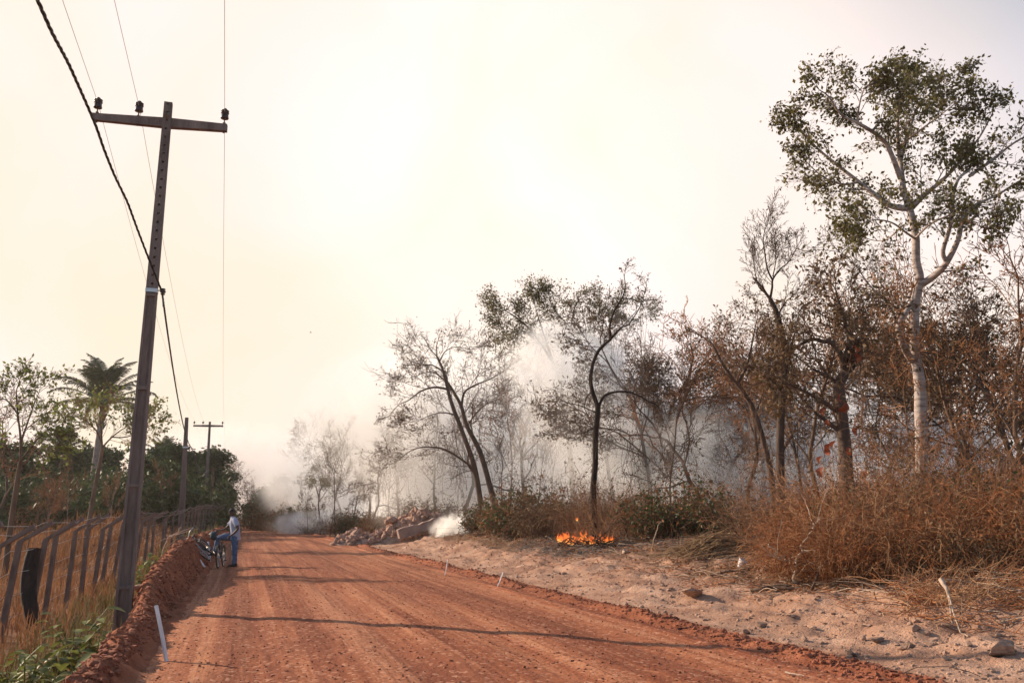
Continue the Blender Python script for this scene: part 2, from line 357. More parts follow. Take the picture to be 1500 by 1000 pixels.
# materials of the ground
def soil_mat(name, kind):
    m, N, L = new_mat(name)
    out = N.new('ShaderNodeOutputMaterial'); b = N.new('ShaderNodeBsdfPrincipled')
    b.inputs['Roughness'].default_value = 0.95; b.inputs['Specular IOR Level'].default_value = 0.12
    tc = N.new('ShaderNodeTexCoord')
    def noise(scale, stretch=(1, 1, 1), detail=6, rough=0.6, dist=0.0):
        mp = N.new('ShaderNodeMapping'); mp.inputs['Scale'].default_value = stretch
        L.new(tc.outputs['Object'], mp.inputs['Vector'])
        n = N.new('ShaderNodeTexNoise'); n.inputs['Scale'].default_value = scale; n.inputs['Detail'].default_value = detail
        n.inputs['Roughness'].default_value = rough; n.inputs['Distortion'].default_value = dist
        L.new(mp.outputs[0], n.inputs['Vector']); return n.outputs['Fac']
    def ramp(f, stops):
        r = N.new('ShaderNodeValToRGB'); e = r.color_ramp.elements
        e[0].position, e[0].color = stops[0][0], (*stops[0][1], 1); e[1].position, e[1].color = stops[-1][0], (*stops[-1][1], 1)
        for p, c in stops[1:-1]:
            q = e.new(p); q.color = (*c, 1)
        L.new(f, r.inputs['Fac']); return r.outputs['Color']
    def mixc(f, a, c):
        x = N.new('ShaderNodeMix'); x.data_type = 'RGBA'
        if isinstance(f, float): x.inputs['Factor'].default_value = f
        else: L.new(f, x.inputs['Factor'])
        L.new(a, x.inputs['A']); L.new(c, x.inputs['B']); return x.outputs['Result']
    def step(f, a, c):
        x = N.new('ShaderNodeMapRange'); x.interpolation_type = 'SMOOTHSTEP'
        x.inputs['From Min'].default_value = a; x.inputs['From Max'].default_value = c
        L.new(f, x.inputs['Value']); return x.outputs[0]
    def lin(f, k, o):
        x = N.new('ShaderNodeMath'); x.operation = 'MULTIPLY_ADD'; x.inputs[1].default_value = k; x.inputs[2].default_value = o
        L.new(f, x.inputs[0]); return x.outputs[0]
    def plus(a, c):
        x = N.new('ShaderNodeMath'); x.operation = 'ADD'; L.new(a, x.inputs[0]); L.new(c, x.inputs[1]); return x.outputs[0]
    sep = N.new('ShaderNodeSeparateXYZ'); L.new(tc.outputs['Object'], sep.inputs[0])
    fine = noise(38, detail=4)
    big = noise(0.55)
    red = ramp(noise(2.6), [(0.30, (0.20, 0.062, 0.030)), (0.5, (0.29, 0.098, 0.048)), (0.72, (0.40, 0.15, 0.078))])
    if kind == 'road':
        streak = noise(1.0, (2.4, 0.045, 1), 5, 0.62, 0.25)
        streak2 = noise(1.0, (7.5, 0.10, 1), 4, 0.6, 0.2)
        base = ramp(streak, [(0.36, (0.15, 0.037, 0.016)), (0.47, (0.25, 0.074, 0.032)), (0.54, (0.345, 0.120, 0.054)), (0.64, (0.50, 0.218, 0.108))])
        base = mixc(lin(step(streak2, 0.42, 0.68), 0.55, 0.0), base, ramp(streak2, [(0.4, (0.25, 0.078, 0.036)), (0.7, (0.49, 0.21, 0.115))]))
        base = mixc(lin(step(big, 0.35, 0.7), 0.45, 0.0), base, red)
        damp = noise(1.0, (0.55, 0.085, 1), 4, 0.6, 0.5); lane = noise(1.0, (1.1, 0.016, 1), 2, 0.5, 0.1)
        base = mixc(lin(step(damp, 0.47, 0.62), 0.72, 0.0), base, ramp(streak2, [(0.35, (0.135, 0.036, 0.018)), (0.65, (0.25, 0.080, 0.040))]))
        base = mixc(lin(step(lane, 0.53, 0.64), 0.55, 0.0), base, ramp(streak2, [(0.35, (0.37, 0.145, 0.070)), (0.65, (0.54, 0.25, 0.135))]))
        streak3 = noise(1.0, (16, 0.07, 1), 3, 0.6, 0.15)
        base = mixc(lin(step(streak3, 0.50, 0.66), 0.55, 0.0), base, ramp(streak, [(0.4, (0.14, 0.040, 0.019)), (0.65, (0.24, 0.082, 0.040))]))
        # dark gravel and pale grit pressed into the surface
        vo = N.new('ShaderNodeTexVoronoi'); vo.inputs['Scale'].default_value = 22; L.new(tc.outputs['Object'], vo.inputs['Vector'])
        vc = N.new('ShaderNodeSeparateColor'); L.new(vo.outputs['Color'], vc.inputs[0])
        base = mixc(lin(step(vc.outputs[0], 0.80, 0.86), 0.55, 0.0), base, ramp(fine, [(0.3, (0.13, 0.038, 0.02)), (0.7, (0.20, 0.07, 0.035))]))
        base = mixc(lin(step(vc.outputs[1], 0.87, 0.92), 0.55, 0.0), base, ramp(fine, [(0.3, (0.46, 0.22, 0.13)), (0.7, (0.60, 0.33, 0.21))]))
        h = plus(plus(lin(vo.outputs['Distance'], -0.5, 0), lin(fine, 0.6, 0)), lin(streak2, 0.5, 0))
        dist = 0.022
    elif kind == 'verge':
        sand = ramp(noise(1.3, (1, 0.6, 1)), [(0.30, (0.24, 0.122, 0.076)), (0.48, (0.39, 0.222, 0.146)), (0.68, (0.52, 0.33, 0.23))])
        sand = mixc(lin(step(noise(9.0), 0.45, 0.75), 0.45, 0.0), sand, ramp(fine, [(0.3, (0.22, 0.125, 0.085)), (0.7, (0.36, 0.22, 0.15))]))
        litter = ramp(noise(14, detail=4), [(0.30, (0.060, 0.034, 0.022)), (0.5, (0.15, 0.082, 0.048)), (0.72, (0.30, 0.18, 0.11))])
        ash = ramp(noise(5), [(0.32, (0.030, 0.024, 0.022)), (0.55, (0.10, 0.075, 0.062)), (0.75, (0.27, 0.21, 0.18))])
        at = N.new('ShaderNodeAttribute'); at.attribute_name = 'cover'
        asep = N.new('ShaderNodeSeparateColor'); L.new(at.outputs['Color'], asep.inputs[0])
        n3 = noise(2.2)
        base = mixc(step(plus(asep.outputs[0], lin(n3, 0.8, -0.4)), 0.35, 0.65), sand, litter)
        base = mixc(step(plus(asep.outputs[1], lin(n3, 0.8, -0.4)), 0.4, 0.7), base, ash)
        base = mixc(step(plus(asep.outputs[2], lin(noise(3.5), 0.9, -0.45)), 0.35, 0.65), base, red)
        h = plus(lin(fine, 0.8, 0), lin(noise(9), 1.4, 0)); dist = 0.05
    elif kind == 'bank':
        base = mixc(lin(step(big, 0.4, 0.7), 0.5, 0.0), red, ramp(noise(8), [(0.3, (0.19, 0.058, 0.030)), (0.7, (0.33, 0.115, 0.060))]))
        at = N.new('ShaderNodeAttribute'); at.attribute_name = 'cover'
        asep = N.new('ShaderNodeSeparateColor'); L.new(at.outputs['Color'], asep.inputs[0])
        litter = ramp(noise(12, detail=4), [(0.30, (0.10, 0.05, 0.028)), (0.5, (0.20, 0.105, 0.055)), (0.72, (0.32, 0.19, 0.10))])
        base = mixc(step(plus(asep.outputs[0], lin(noise(2.2), 0.8, -0.4)), 0.35, 0.65), base, litter)
        h = plus(lin(fine, 0.6, 0), lin(noise(13), 1.2, 0)); dist = 0.045
    else:
        base = ramp(noise(7, detail=5), [(0.30, (0.12, 0.055, 0.028)), (0.5, (0.22, 0.11, 0.055)), (0.72, (0.33, 0.19, 0.10))])
        base = mixc(lin(step(big, 0.45, 0.65), 0.5, 0.0), base, red)
        h = plus(lin(fine, 0.6, 0), lin(noise(10), 1.0, 0)); dist = 0.04
    L.new(base, b.inputs['Base Color'])
    bp = N.new('ShaderNodeBump'); bp.inputs['Strength'].default_value = 0.75; bp.inputs['Distance'].default_value = dist
    L.new(h, bp.inputs['Height']); L.new(bp.outputs[0], b.inputs['Normal'])
    L.new(b.outputs[0], out.inputs['Surface'])
    return m
M_ROAD, M_VERGE, M_BANK, M_FIELD = (soil_mat('%s_soil' % k, k) for k in ('road', 'verge', 'bank', 'field'))

def grid_sheet(name, xs, ys, m, cover=None):
    X, Y = np.meshgrid(xs, ys)
    # the boundary columns wander a little
    Z = H(X, Y)
    V = np.stack([X, Y, Z], -1).reshape(-1, 3)
    nx, ny = len(xs), len(ys)
    i = np.arange(ny-1)[:, None]*nx; j = np.arange(nx-1)[None, :]
    F = np.stack([i+j, i+j+1, i+nx+j+1, i+nx+j], -1).reshape(-1, 4)
    b = MB(); b.add(V, F)
    me = b.mesh(name, m)
    if cover is not None:
        at = me.color_attributes.new('cover', 'FLOAT_COLOR', 'POINT')
        c = cover(X.ravel(), Y.ravel()); c = np.concatenate([c, np.ones((len(c), 1))], 1)
        at.data.foreach_set('color', c.astype(np.float32).ravel())
    o = link(name, me); o['kind'] = 'structure'
    return o
ys = [-60, -45, -32, -22, -14, -8, -4, -1, 1.5]
y = 3.0
while y < 420:
    ys.append(y); y += max(0.05, 0.0085*y)
ys += [450, 500, 560, 640]
ys = np.array(ys)
def cols(a, b, st): return np.linspace(a, b, max(2, int(round((b-a)/st))+1))
FIRE_P = P(862, 785, 30)
def cover_verge(X, Y):
    edge = 9.1 + 1.1*vnoise(Y*.35, Y*0, 70) - 0.1*sstep(25, 45, Y)
    lit = sstep(edge-0.6, edge+1.0, X)*(0.75 + 0.5*fbm(X*.5, Y*.5, 2, 71))
    ash = 1.1*np.exp(-((X-FIRE_P.x-1.5)/4.0)**2 - ((Y-FIRE_P.y)/8.0)**2) + 0.8*np.exp(-((X-FIRE_P.x)/1.5)**2 - ((Y-FIRE_P.y+1)/2.6)**2) + 0.55*sstep(11.5, 14, X)*sstep(20, 30, Y)
    redw = 1.1*(1-sstep(6.15, 6.55, X)) + 0.35*sstep(30, 70, Y)*(1-sstep(7.5, 10, X)) + 0.30*(1-sstep(6.2, 7.2, X))
    return np.stack([lit, ash, redw], -1)
def cover_bank(X, Y):
    g = 1 - sstep(-2.7, -1.9, X) + 0.25*sstep(20, 30, Y)*(1-sstep(-1.9, -1.5, X))
    return np.stack([g, 0*g, 0*g], -1)
ROAD = grid_sheet('dirt_road', cols(-0.9, 5.75, 0.075), ys, M_ROAD)
tag(ROAD, 'wide red laterite dirt road with tyre streaks running into the distance')
BANK = grid_sheet('soil_bank', cols(-3.2, -0.9, 0.05), ys, M_BANK, cover_bank)
tag(BANK, 'bank of loose red earth clods along the edge of the road')
FIELD = grid_sheet('grass_field', np.concatenate([-np.geomspace(300, 16, 24)[:-1], cols(-16, -3.2, 0.25)]), ys, M_FIELD)
tag(FIELD, 'ground of the dry grass field behind the concrete fence')
VERGE = grid_sheet('sandy_verge', np.concatenate([cols(5.75, 14, 0.07), cols(14, 24, 0.35)[1:], np.geomspace(24, 320, 20)[1:]]), ys, M_VERGE, cover_verge)
tag(VERGE, 'pale sandy verge rising from the road to the burning forest')

# ------------------------------------------------------------------ loose clods and stones (too many to count)
def rock_shape(rng, sub=1, flat=0.7, rough=0.25):
    bm = bmesh.new(); bmesh.ops.create_icosphere(bm, subdivisions=sub, radius=1.0)
    ph = [rng.uniform(-9, 9) for _ in range(3)]
    cuts = [(Vector((rng.gauss(0, 1), rng.gauss(0, 1), rng.gauss(0, 1))).normalized(), rng.uniform(0.38, 0.78)) for _ in range(10)]
    V = []
    for v in bm.verts:
        c = v.co.copy()
        for n_, dd in cuts:
            e = c.dot(n_)
            if e > dd: c -= n_*(e-dd)*0.97
        c *= 1 + rough*rng.uniform(-0.5, 0.5)
        c.z *= flat
        V.append(tuple(c))
    F = [[v.index for v in f.verts] for f in bm.faces]
    bm.free()
    return np.array(V), np.array(F)
RNG = random.Random(7)
NPR = np.random.RandomState(11)
ROCKS1 = [rock_shape(RNG, 1) for _ in range(6)]
ROCKS2 = [rock_shape(RNG, 2, 0.8, 0.10) for _ in range(6)]
def scatter_rocks(name, m, pts, sizes, shapes, label, sink=0.3):
    b = MB()
    for (x, y), s in zip(pts, sizes):
        V, F = shapes[RNG.randrange(len(shapes))]
        a = RNG.uniform(0, 6.28); ca, sa = math.cos(a), math.sin(a)
        sx, sy, sz = s*RNG.uniform(.75, 1.3), s*RNG.uniform(.75, 1.3), s*RNG.uniform(.7, 1.2)
        W = V*np.array([sx, sy, sz])
        b.add(np.stack([W[:, 0]*ca-W[:, 1]*sa, W[:, 0]*sa+W[:, 1]*ca, W[:, 2]], -1) + np.array([x, y, 0]), F)
    # one height look-up for all of them
    o_pts = np.array(pts); z = H(o_pts[:, 0], o_pts[:, 1]) + np.array(sizes)*(0.45-sink)
    k = 0
    for i, V in enumerate(b.V): V[:, 2] += z[i]
    o = b.build(name, m, smooth=False)
    return tag(o, label, kind='stuff')
def near_y(n, lo, hi):   # more of them close by, where they show
    u = NPR.rand(n); return lo*(hi/lo)**u
n = 9000
Y_ = near_y(n, 6.5, 60); X_ = -1.05 - np.abs(NPR.normal(0, 0.55, n)); X_ = np.where(X_ < -2.4, -1.0-1.3*NPR.rand(n), X_)
S_ = np.clip(NPR.lognormal(-3.75, 0.5, n), 0.008, 0.085)
scatter_rocks('loose_earth_clods', M_CLOD, list(zip(X_, Y_)), S_, ROCKS1, 'loose red clods covering the roadside bank')
n = 3000
Y_ = near_y(n, 6.5, 70); X_ = 6.05 + NPR.normal(0, 0.17, n)
S_ = np.clip(NPR.lognormal(-3.7, 0.4, n), 0.008, 0.06)
scatter_rocks('windrow_clods', M_CLOD, list(zip(X_, Y_)), S_, ROCKS1, 'crumbly ridge of red clods along the far edge of the road')
n = 10000
Y_ = near_y(n, 5.5, 55); X_ = -0.9 + 6.7*NPR.rand(n)
S_ = np.clip(NPR.lognormal(-4.7, 0.45, n), 0.004, 0.024)
scatter_rocks('road_gravel', M_CLOD, list(zip(X_, Y_)), S_, ROCKS1, 'small red gravel strewn over the dirt road', 0.2)
n = 9000
Y_ = near_y(n, 5.5, 60); X_ = 6.5 + 6.0*NPR.rand(n)**1.1
S_ = np.clip(NPR.lognormal(-4.1, 0.55, n), 0.007, 0.07)
scatter_rocks('verge_pebbles', M_CLODSAND, list(zip(X_, Y_)), S_, ROCKS1, 'sandy lumps and pebbles strewn over the pale verge', 0.25)
n = 1500
Y_ = near_y(n, 6, 45); X_ = 7.4 + 3.6*NPR.rand(n)
k_ = NPR.rand(n) < np.clip(2.2*(vnoise(X_*.7, Y_*.5, 95)+.25), 0, 1); X_, Y_ = X_[k_], Y_[k_]
S_ = np.clip(NPR.lognormal(-3.4, 0.5, len(X_)), 0.015, 0.11)
scatter_rocks('sand_clods', M_CLODSAND, list(zip(X_, Y_)), S_, ROCKS1, 'clusters of larger sandy clods on the pale verge', 0.35)
# ------------------------------------------------------------------ power poles
def insulator(root, x, y, z):
    b = MB()
    prof = [(0.0, 0.205), (0.022, 0.205), (0.036, 0.19), (0.03, 0.178), (0.055, 0.17), (0.078, 0.155), (0.075, 0.145), (0.045, 0.138), (0.06, 0.128), (0.08, 0.112),
            (0.077, 0.10), (0.048, 0.094), (0.066, 0.085), (0.073, 0.02), (0.079, 0.006), (0.074, -0.006), (0.03, -0.004), (0.0, 0.0)]
    b.lathe(prof, 14)
    o = b.build('insulator', M_PORC, root); o.location = (x, y, z+0.11)
    p = MB(); p.tube([(0, 0, -0.30), (0, 0, 0.02)], 0.013, 6); p.tube([(0, 0, -0.30), (0, 0, -0.265)], 0.024, 6); p.tube([(0, 0, -0.105), (0, 0, -0.09)], 0.03, 6)
    q = p.build('pin', M_RUST, o)
    return o
def make_pole(label, hgt, wb, wt, arm=2.4, arm_rz=0.0, solid_from=None, lean=0.0, group='concrete power poles'):
    """duplo-T concrete pole: two flanges and a recessed web below, a pierced flat face above"""
    root = thing('power_pole', label, 'power pole', group=group)
    root.rotation_euler = (0, lean, 0)
    zs = solid_from or hgt*0.62
    def w(z): return wb + (wt-wb)*z/hgt
    b = MB()
    fl = 0.27                                   # flange share of the half width
    nseg = 7
    ze = np.linspace(0, zs, nseg+1)
    for k in range(nseg):
        z0, z1 = ze[k], ze[k+1]; a, c = w(z0)/2, w(z1)/2; d0, d1 = a*0.72, c*0.72
        for s in (-1, 1):
            lo = (s*a*(1-fl*1.3), s*a); hi = (s*c*(1-fl*1.3), s*c)
            b.taper(z0, (min(lo), max(lo), -d0, d0), z1, (min(hi), max(hi), -d1, d1))
        g = 0.003
        b.taper(z0, (-a*(1-fl*1.3)+g*0, a*(1-fl*1.3), -d0*0.34, d0*0.34), z1, (-c*(1-fl*1.3), c*(1-fl*1.3), -d1*0.34, d1*0.34))
    zr = zs-0.02
    while zr > 0.4:                             # the cross ribs of the recess
        a = w(zr)/2
        b.taper(zr-0.06, (-a*.66, a*.66, -a*.74, a*.74), zr, (-a*.66, a*.66, -a*.74, a*.74)); zr -= 1.7
    # pierced top: two side strips, bridging blocks between the bolt holes
    z = zs; step = 0.168; hole = 0.042
    a, c = w(zs)/2, w(hgt)/2
    for s in (-1, 1):
        lo = (s*0.021, s*a); hi = (s*0.021, s*c)
        b.taper(zs, (min(lo), max(lo), -a*.8, a*.8), hgt, (min(hi), max(hi), -c*.8, c*.8))
    while z < hgt-0.01:
        z1 = min(z+step-hole, hgt); aa, cc = w(z)/2*.8-.002, w(z1)/2*.8-.002
        b.taper(z, (-.021, .021, -aa, aa), z1, (-.021, .021, -cc, cc)); z += step
    b.taper(zs, (-.02, .02, -.02, .02), hgt-0.01, (-.02, .02, -.02, .02))
    b.build('shaft', M_CONC, root, smooth=False)
    if arm:
        za = hgt-0.36; th = 0.055
        a_ = MB(); y0 = -w(za)/2*.8
        n = 12
        for k in range(n):
            x0, x1 = -arm*0.55 + arm*k/n, -arm*0.55 + arm*(k+1)/n
            def hh(x): return 0.066 + 0.028*max(0, 1-abs(x)/(arm*0.5))
            a_.hexa([(x0, -th, -hh(x0)), (x1, -th, -hh(x1)), (x1, th, -hh(x1)), (x0, th, -hh(x0))],
                    [(x0, -th, hh(x0)), (x1, -th, hh(x1)), (x1, th, hh(x1)), (x0, th, hh(x0))])
        ar = a_.build('crossarm', M_CONC, root, smooth=False)
        ar.location = (0, w(za)/2*.8+th+0.004, za); ar.rotation_euler = (0, 0, arm_rz)
        bo = MB(); bo.tube([(0, y0-0.03, za+0.06), (0, y0+0.1, za+0.06)], 0.016, 6); bo.tube([(0, y0-0.022, za+0.06), (0, y0-0.002, za+0.06)], 0.045, 8)
        bo.build('through_bolt', M_RUST, root, smooth=False)
        for x in (-arm*0.55+0.07, -arm*0.55+0.80, arm*0.45-0.06):
            ca, sa = math.cos(arm_rz), math.sin(arm_rz)
            insulator(root, x*ca - 0*sa, w(za)/2*.8+th+0.004 + x*sa, za+0.045+0.045)
    return root
def bracket(root, z, w_, sx=0.22):
    b = MB(); d = w_*0.8
    for k in (-1, 1):
        b.box(-w_/2-0.006, w_/2+0.006, k*(d/2+0.004)-0.004, k*(d/2+0.004)+0.004, z-0.035, z+0.035)
        b.box(k*(w_/2+0.003)-0.003, k*(w_/2+0.003)+0.003, -d/2, d/2, z-0.035, z+0.035)
    b.tube([(w_/2, -d/2, z), (w_/2+0.06, -d/2-0.005, z)], 0.012, 6)
    o = b.build('band', M_STEEL, root, smooth=False)
    c = MB(); x = w_/2+0.10; y = -d/2-0.01
    c.lathe([(0, .06), (.03, .06), (.05, .045), (.028, .03), (.05, .01), (.05, -.01), (.028, -.03), (.045, -.05), (.02, -.06), (0, -.06)], 10, M=Matrix.Translation((x, y, z-0.02)))
    c.tube([(x, y, z-.07), (x+.01, y, z-.16), (x+.03, y, z-.30)], [.016, .014, .016], 6)
    c.build('cable_clamp', M_PORC, o)
    return Vector((x, y, z-0.02))
MP = on(178, 925, 15.15)
PH = 9.72
MP.z = -0.46
pole_main = make_pole('nearest tall concrete power pole with crossarm and three dark insulators', PH, 0.275, 0.145, 2.42, R(-5.8), 6.0, lean=R(0.15))
pole_main.location = MP
br = bracket(pole_main, 6.03, 0.275+(0.145-0.275)*6.03/PH)
CLAMP = MP + br
P2 = on(265, 781, 45); P2.z = 0.15
pole_short = make_pole('short bare concrete pole without crossarm behind the far fence posts', 6.5, 0.34, 0.17, 0, solid_from=3.6, lean=R(-1.2))
pole_short.location = P2
br2 = bracket(pole_short, 4.95, 0.24)
P3 = on(299, 774, 76); P3.z = 0.1
pole_far = make_pole('second crossarm power pole seen beyond the short bare pole', 9.7, 0.36, 0.18, 2.5, R(-3), 6.0, lean=R(-0.8))
pole_far.location = P3
# the poles shrinking into the smoke, alike
for px, d, lab in ((316, 128, 'third crossarm power pole, thin and hazy, past the second one'), (323, 165, 'fourth crossarm power pole, fading in the road smoke'),
                   (327, 205, 'farthest crossarm power pole, almost lost in the road smoke')):
    q = on(px, 770, d); q.z = hz(q.x, q.y)-0.1
    copy_tree(pole_far, q, 0, 0.97, lab)
side = thing('wooden_post', 'brown wooden post standing against the second crossarm pole', 'post')
q = on(306, 772, 74); side.location = q
b = MB(); b.tube([(0, 0, 0), (0.05, 0, 2.5), (0.02, 0, 5.4)], [.15, .13, .12], 8); b.build('post', M_BARK_B, side)
b = MB(); b.tube([(-.28, 0, 5.2), (.28, 0, 5.2)], .05, 6); b.build('cap', M_BARK_B, side)

# wires: three bare conductors and one thick twisted cable
def sag(a, b_, s, n=40):
    a, b_ = Vector(a), Vector(b_); return [a.lerp(b_, t) - Vector((0, 0, s*4*t*(1-t))) for t in (i/n for i in range(n+1))]
ca, sa = math.cos(R(-5.8)), math.sin(R(-5.8))
za = PH-0.36+0.30
for k, x in enumerate((-2.42*0.55+0.07, -2.42*0.55+0.80, 2.42*0.45-0.06)):
    a0 = MP + Vector((x*ca + 0.02, x*sa + 0.15, za))
    x3 = (-2.5*0.55+0.07, -2.5*0.55+0.80, 2.5*0.45-0.06)[k]
    e = P3 + Vector((x3, 0.15, 9.7-0.06))
    back = Vector((a0.x + 0.75 + 0.1*k, -24, a0.z - 0.1))
    pts = sag(back, a0, 0.35, 30)[:-1] + sag(a0, e, 0.9, 40)
    far_ = Vector((on(316, 770, 128).x + x3, on(316, 770, 128).y, 9.6)); pts += sag(e, far_, 0.8, 12)[1:]
    b = MB(); b.tube(pts, 0.0046, 5)
    tag(b.build('overhead_wire', M_WIRE), ('thin overhead wire on the leftmost insulators', 'thin overhead wire on the middle insulators', 'thin overhead wire on the rightmost insulators')[k],
        'wire', 'bare overhead wires')
cpts = [P(28, -60, 6.2), P(55, 0, 6.9), P(76, 48, 7.6), P(100, 92, 8.5), P(125, 148, 9.6), P(141, 185, 10.3), P(152, 218, 10.9), P(168, 258, 11.7), P(187, 296, 12.5), P(201, 335, 13.4), P(216, 374, 14.2), CLAMP]
cpts = [Vector((cpts[0].x+.25, -8, cpts[0].z+.6))] + cpts
tgt = P2 + br2
cpts += sag(CLAMP, tgt, 0.55, 24)[1:]
t3 = P3 + Vector((0.05, -0.3, 5.6)); cpts += sag(tgt, t3, 0.75, 16)[1:]
cpts = [(p.x, p.y, p.z) for p in cpts]
cp = np.array(cpts); seg = np.linalg.norm(np.diff(cp, axis=0), axis=1); s_ = np.concatenate([[0], np.cumsum(seg)])
ss = np.arange(0, s_[-1], 0.09)
ctr = np.stack([np.interp(ss, s_, cp[:, k]) for k in range(3)], -1)
for _ in range(6): ctr[1:-1] = (ctr[:-2]+2*ctr[1:-1]+ctr[2:])/4
cab = MB()
for k in range(3):
    ph = ss*2*math.pi/0.55 + k*2.094
    cab.tube(ctr + 0.0105*np.stack([np.cos(ph), 0*ph, np.sin(ph)], -1), 0.0105, 5)
tag(cab.build('twisted_cable', M_CABLE), 'thick black twisted cable clamped halfway up the nearest pole', 'cable')

# ------------------------------------------------------------------ concrete fence with bent tops
fence = thing('concrete_fence', 'long fence of concrete posts with tops bent towards the road', 'fence', (-4.0, 13, -0.6))
def fence_post_mesh():
    b = MB(); w = 0.043
    h = 1.72; L_ = 0.62; an = R(52)
    b.taper(-0.3, (-w*1.1, w*1.1, -w*1.1, w*1.1), h, (-w, w, -w, w))
    dx, dz = math.sin(an)*L_, math.cos(an)*L_
    lo = [(-w, -w, h), (w, -w, h), (w, w, h), (-w, w, h)]
    hi = [(dx-w*.55, -w*.8, h+dz+w*.9), (dx+w*.55, -w*.8, h+dz-w*.7), (dx+w*.55, w*.8, h+dz-w*.7), (dx-w*.55, w*.8, h+dz+w*.9)]
    b.hexa(lo, hi)
    for k in range(9):                     # little wire lugs
        z = 0.2 + k*0.18
        b.box(-w*1.12, -w*.3, -w*1.2, -w*.7, z, z+0.025)
    return b.mesh('fence_post', M_CONC2, False)
fpm = fence_post_mesh()
posts = []
yy = 12.9; k = 0
pr = random.Random(3)
while yy < 78:
    x = -4.0 + 0.02*(yy-16) + pr.uniform(-.05, .05)
    if yy > 34: x += 0.012*(yy-34)
    z = hz(x, yy)
    posts.append((x, yy, z))
    o = link('post', fpm, fence)
    o.location = Vector((x, yy, z)) - fence.location
    o.rotation_euler = (R(pr.uniform(-2, 2)), R(3.0 + pr.uniform(-3.0, 3.0)), R(-8 + pr.uniform(-8, 8)))
    yy += (1.62 if yy < 34 else 2.1) + pr.uniform(-.10, .10); k += 1
for zz in (0.35, 0.75, 1.15, 1.55, 1.9, 2.05):
    b = MB()
    dx = 0 if zz < 1.7 else (zz-1.72)*1.3+0.05
    pts = []
    for (x, y, z) in posts[:32]:
        pts.append((x-0.07+dx+0.05*zz, y, z+zz)); 
        pts.append((x-0.07+dx+0.05*zz+pr.uniform(-.03, .03), y+0.76, z+zz-pr.uniform(0.0, .05)))
    b.tube(pts, 0.0045, 4)
    o = b.build('wire', M_WIRE, fence); o.location = -fence.location
# charred plank leaning behind the second post
pl = thing('charred_plank', 'curved black charred plank leaning between two front fence posts', 'plank')
q = on(52, 880, 17.2); pl.location = q
b = MB(); top = P(50, 803, 17.3) - q; bot = P(63, 868, 16.9) - q; bot.z = -0.05
pts = [bot.lerp(top, t) + Vector((-0.16*math.sin(t*3.1), 0.1*math.sin(t*2.5), 0)) for t in np.linspace(0, 1, 9)]
for w_ in (-0.06, 0.0, 0.06): b.tube([p + Vector((w_, 0.25*abs(w_), 0)) for p in pts], [0.05, .07, .075, .08, .085, .085, .08, .075, .06], 6)
b.build('board', M_CHARRED, pl)

# ------------------------------------------------------------------ survey stakes
def stake(label, base, top, w=0.022):
    base, top = Vector(base), Vector(top)
    r = thing('survey_stake', label, 'stake', base, group='white survey stakes along the road')
    d = top-base; b = MB()
    q = d.to_track_quat('Z', 'Y'); L_ = d.length
    c = [(-w, -w*.45), (w, -w*.45), (w, w*.45), (-w, w*.45)]
    n = 4
    for i in range(n):
        z0, z1 = -0.15+(L_+0.15)*i/n, -0.15+(L_+0.15)*(i+1)/n
        sw = 0.004*math.sin(i*2.1)
        b.hexa([tuple(q @ Vector((x+sw, y, z0))) for x, y in c], [tuple(q @ Vector((x+0.004*math.sin((i+1)*2.1), y, z1))) for x, y in c])
    b.build('lath', M_WHITEWOOD, r, smooth=False)
    return r
s0 = on(246, 944, 9.9); stake('tall white stake leaning on the near red earth bank', s0, P(229, 886, 9.95))
s1 = on(296, 824, 25.3); stake('white stake leaning in front of the fallen bicycle wheel', s1, P(281, 803, 25.6), 0.03)
s2 = on(309, 807, 30); stake('short white stake behind the bicycle the man straddles', s2, P(305, 793, 30.4), 0.026)
s3 = on(652, 834, 24); stake('upright white stake on the far edge of the road', s3, P(656, 819, 24.1), 0.012)
s4 = on(729, 847, 20); stake('white stake tipped over on the far ridge of clods', s4, P(737, 838, 20.2), 0.012)
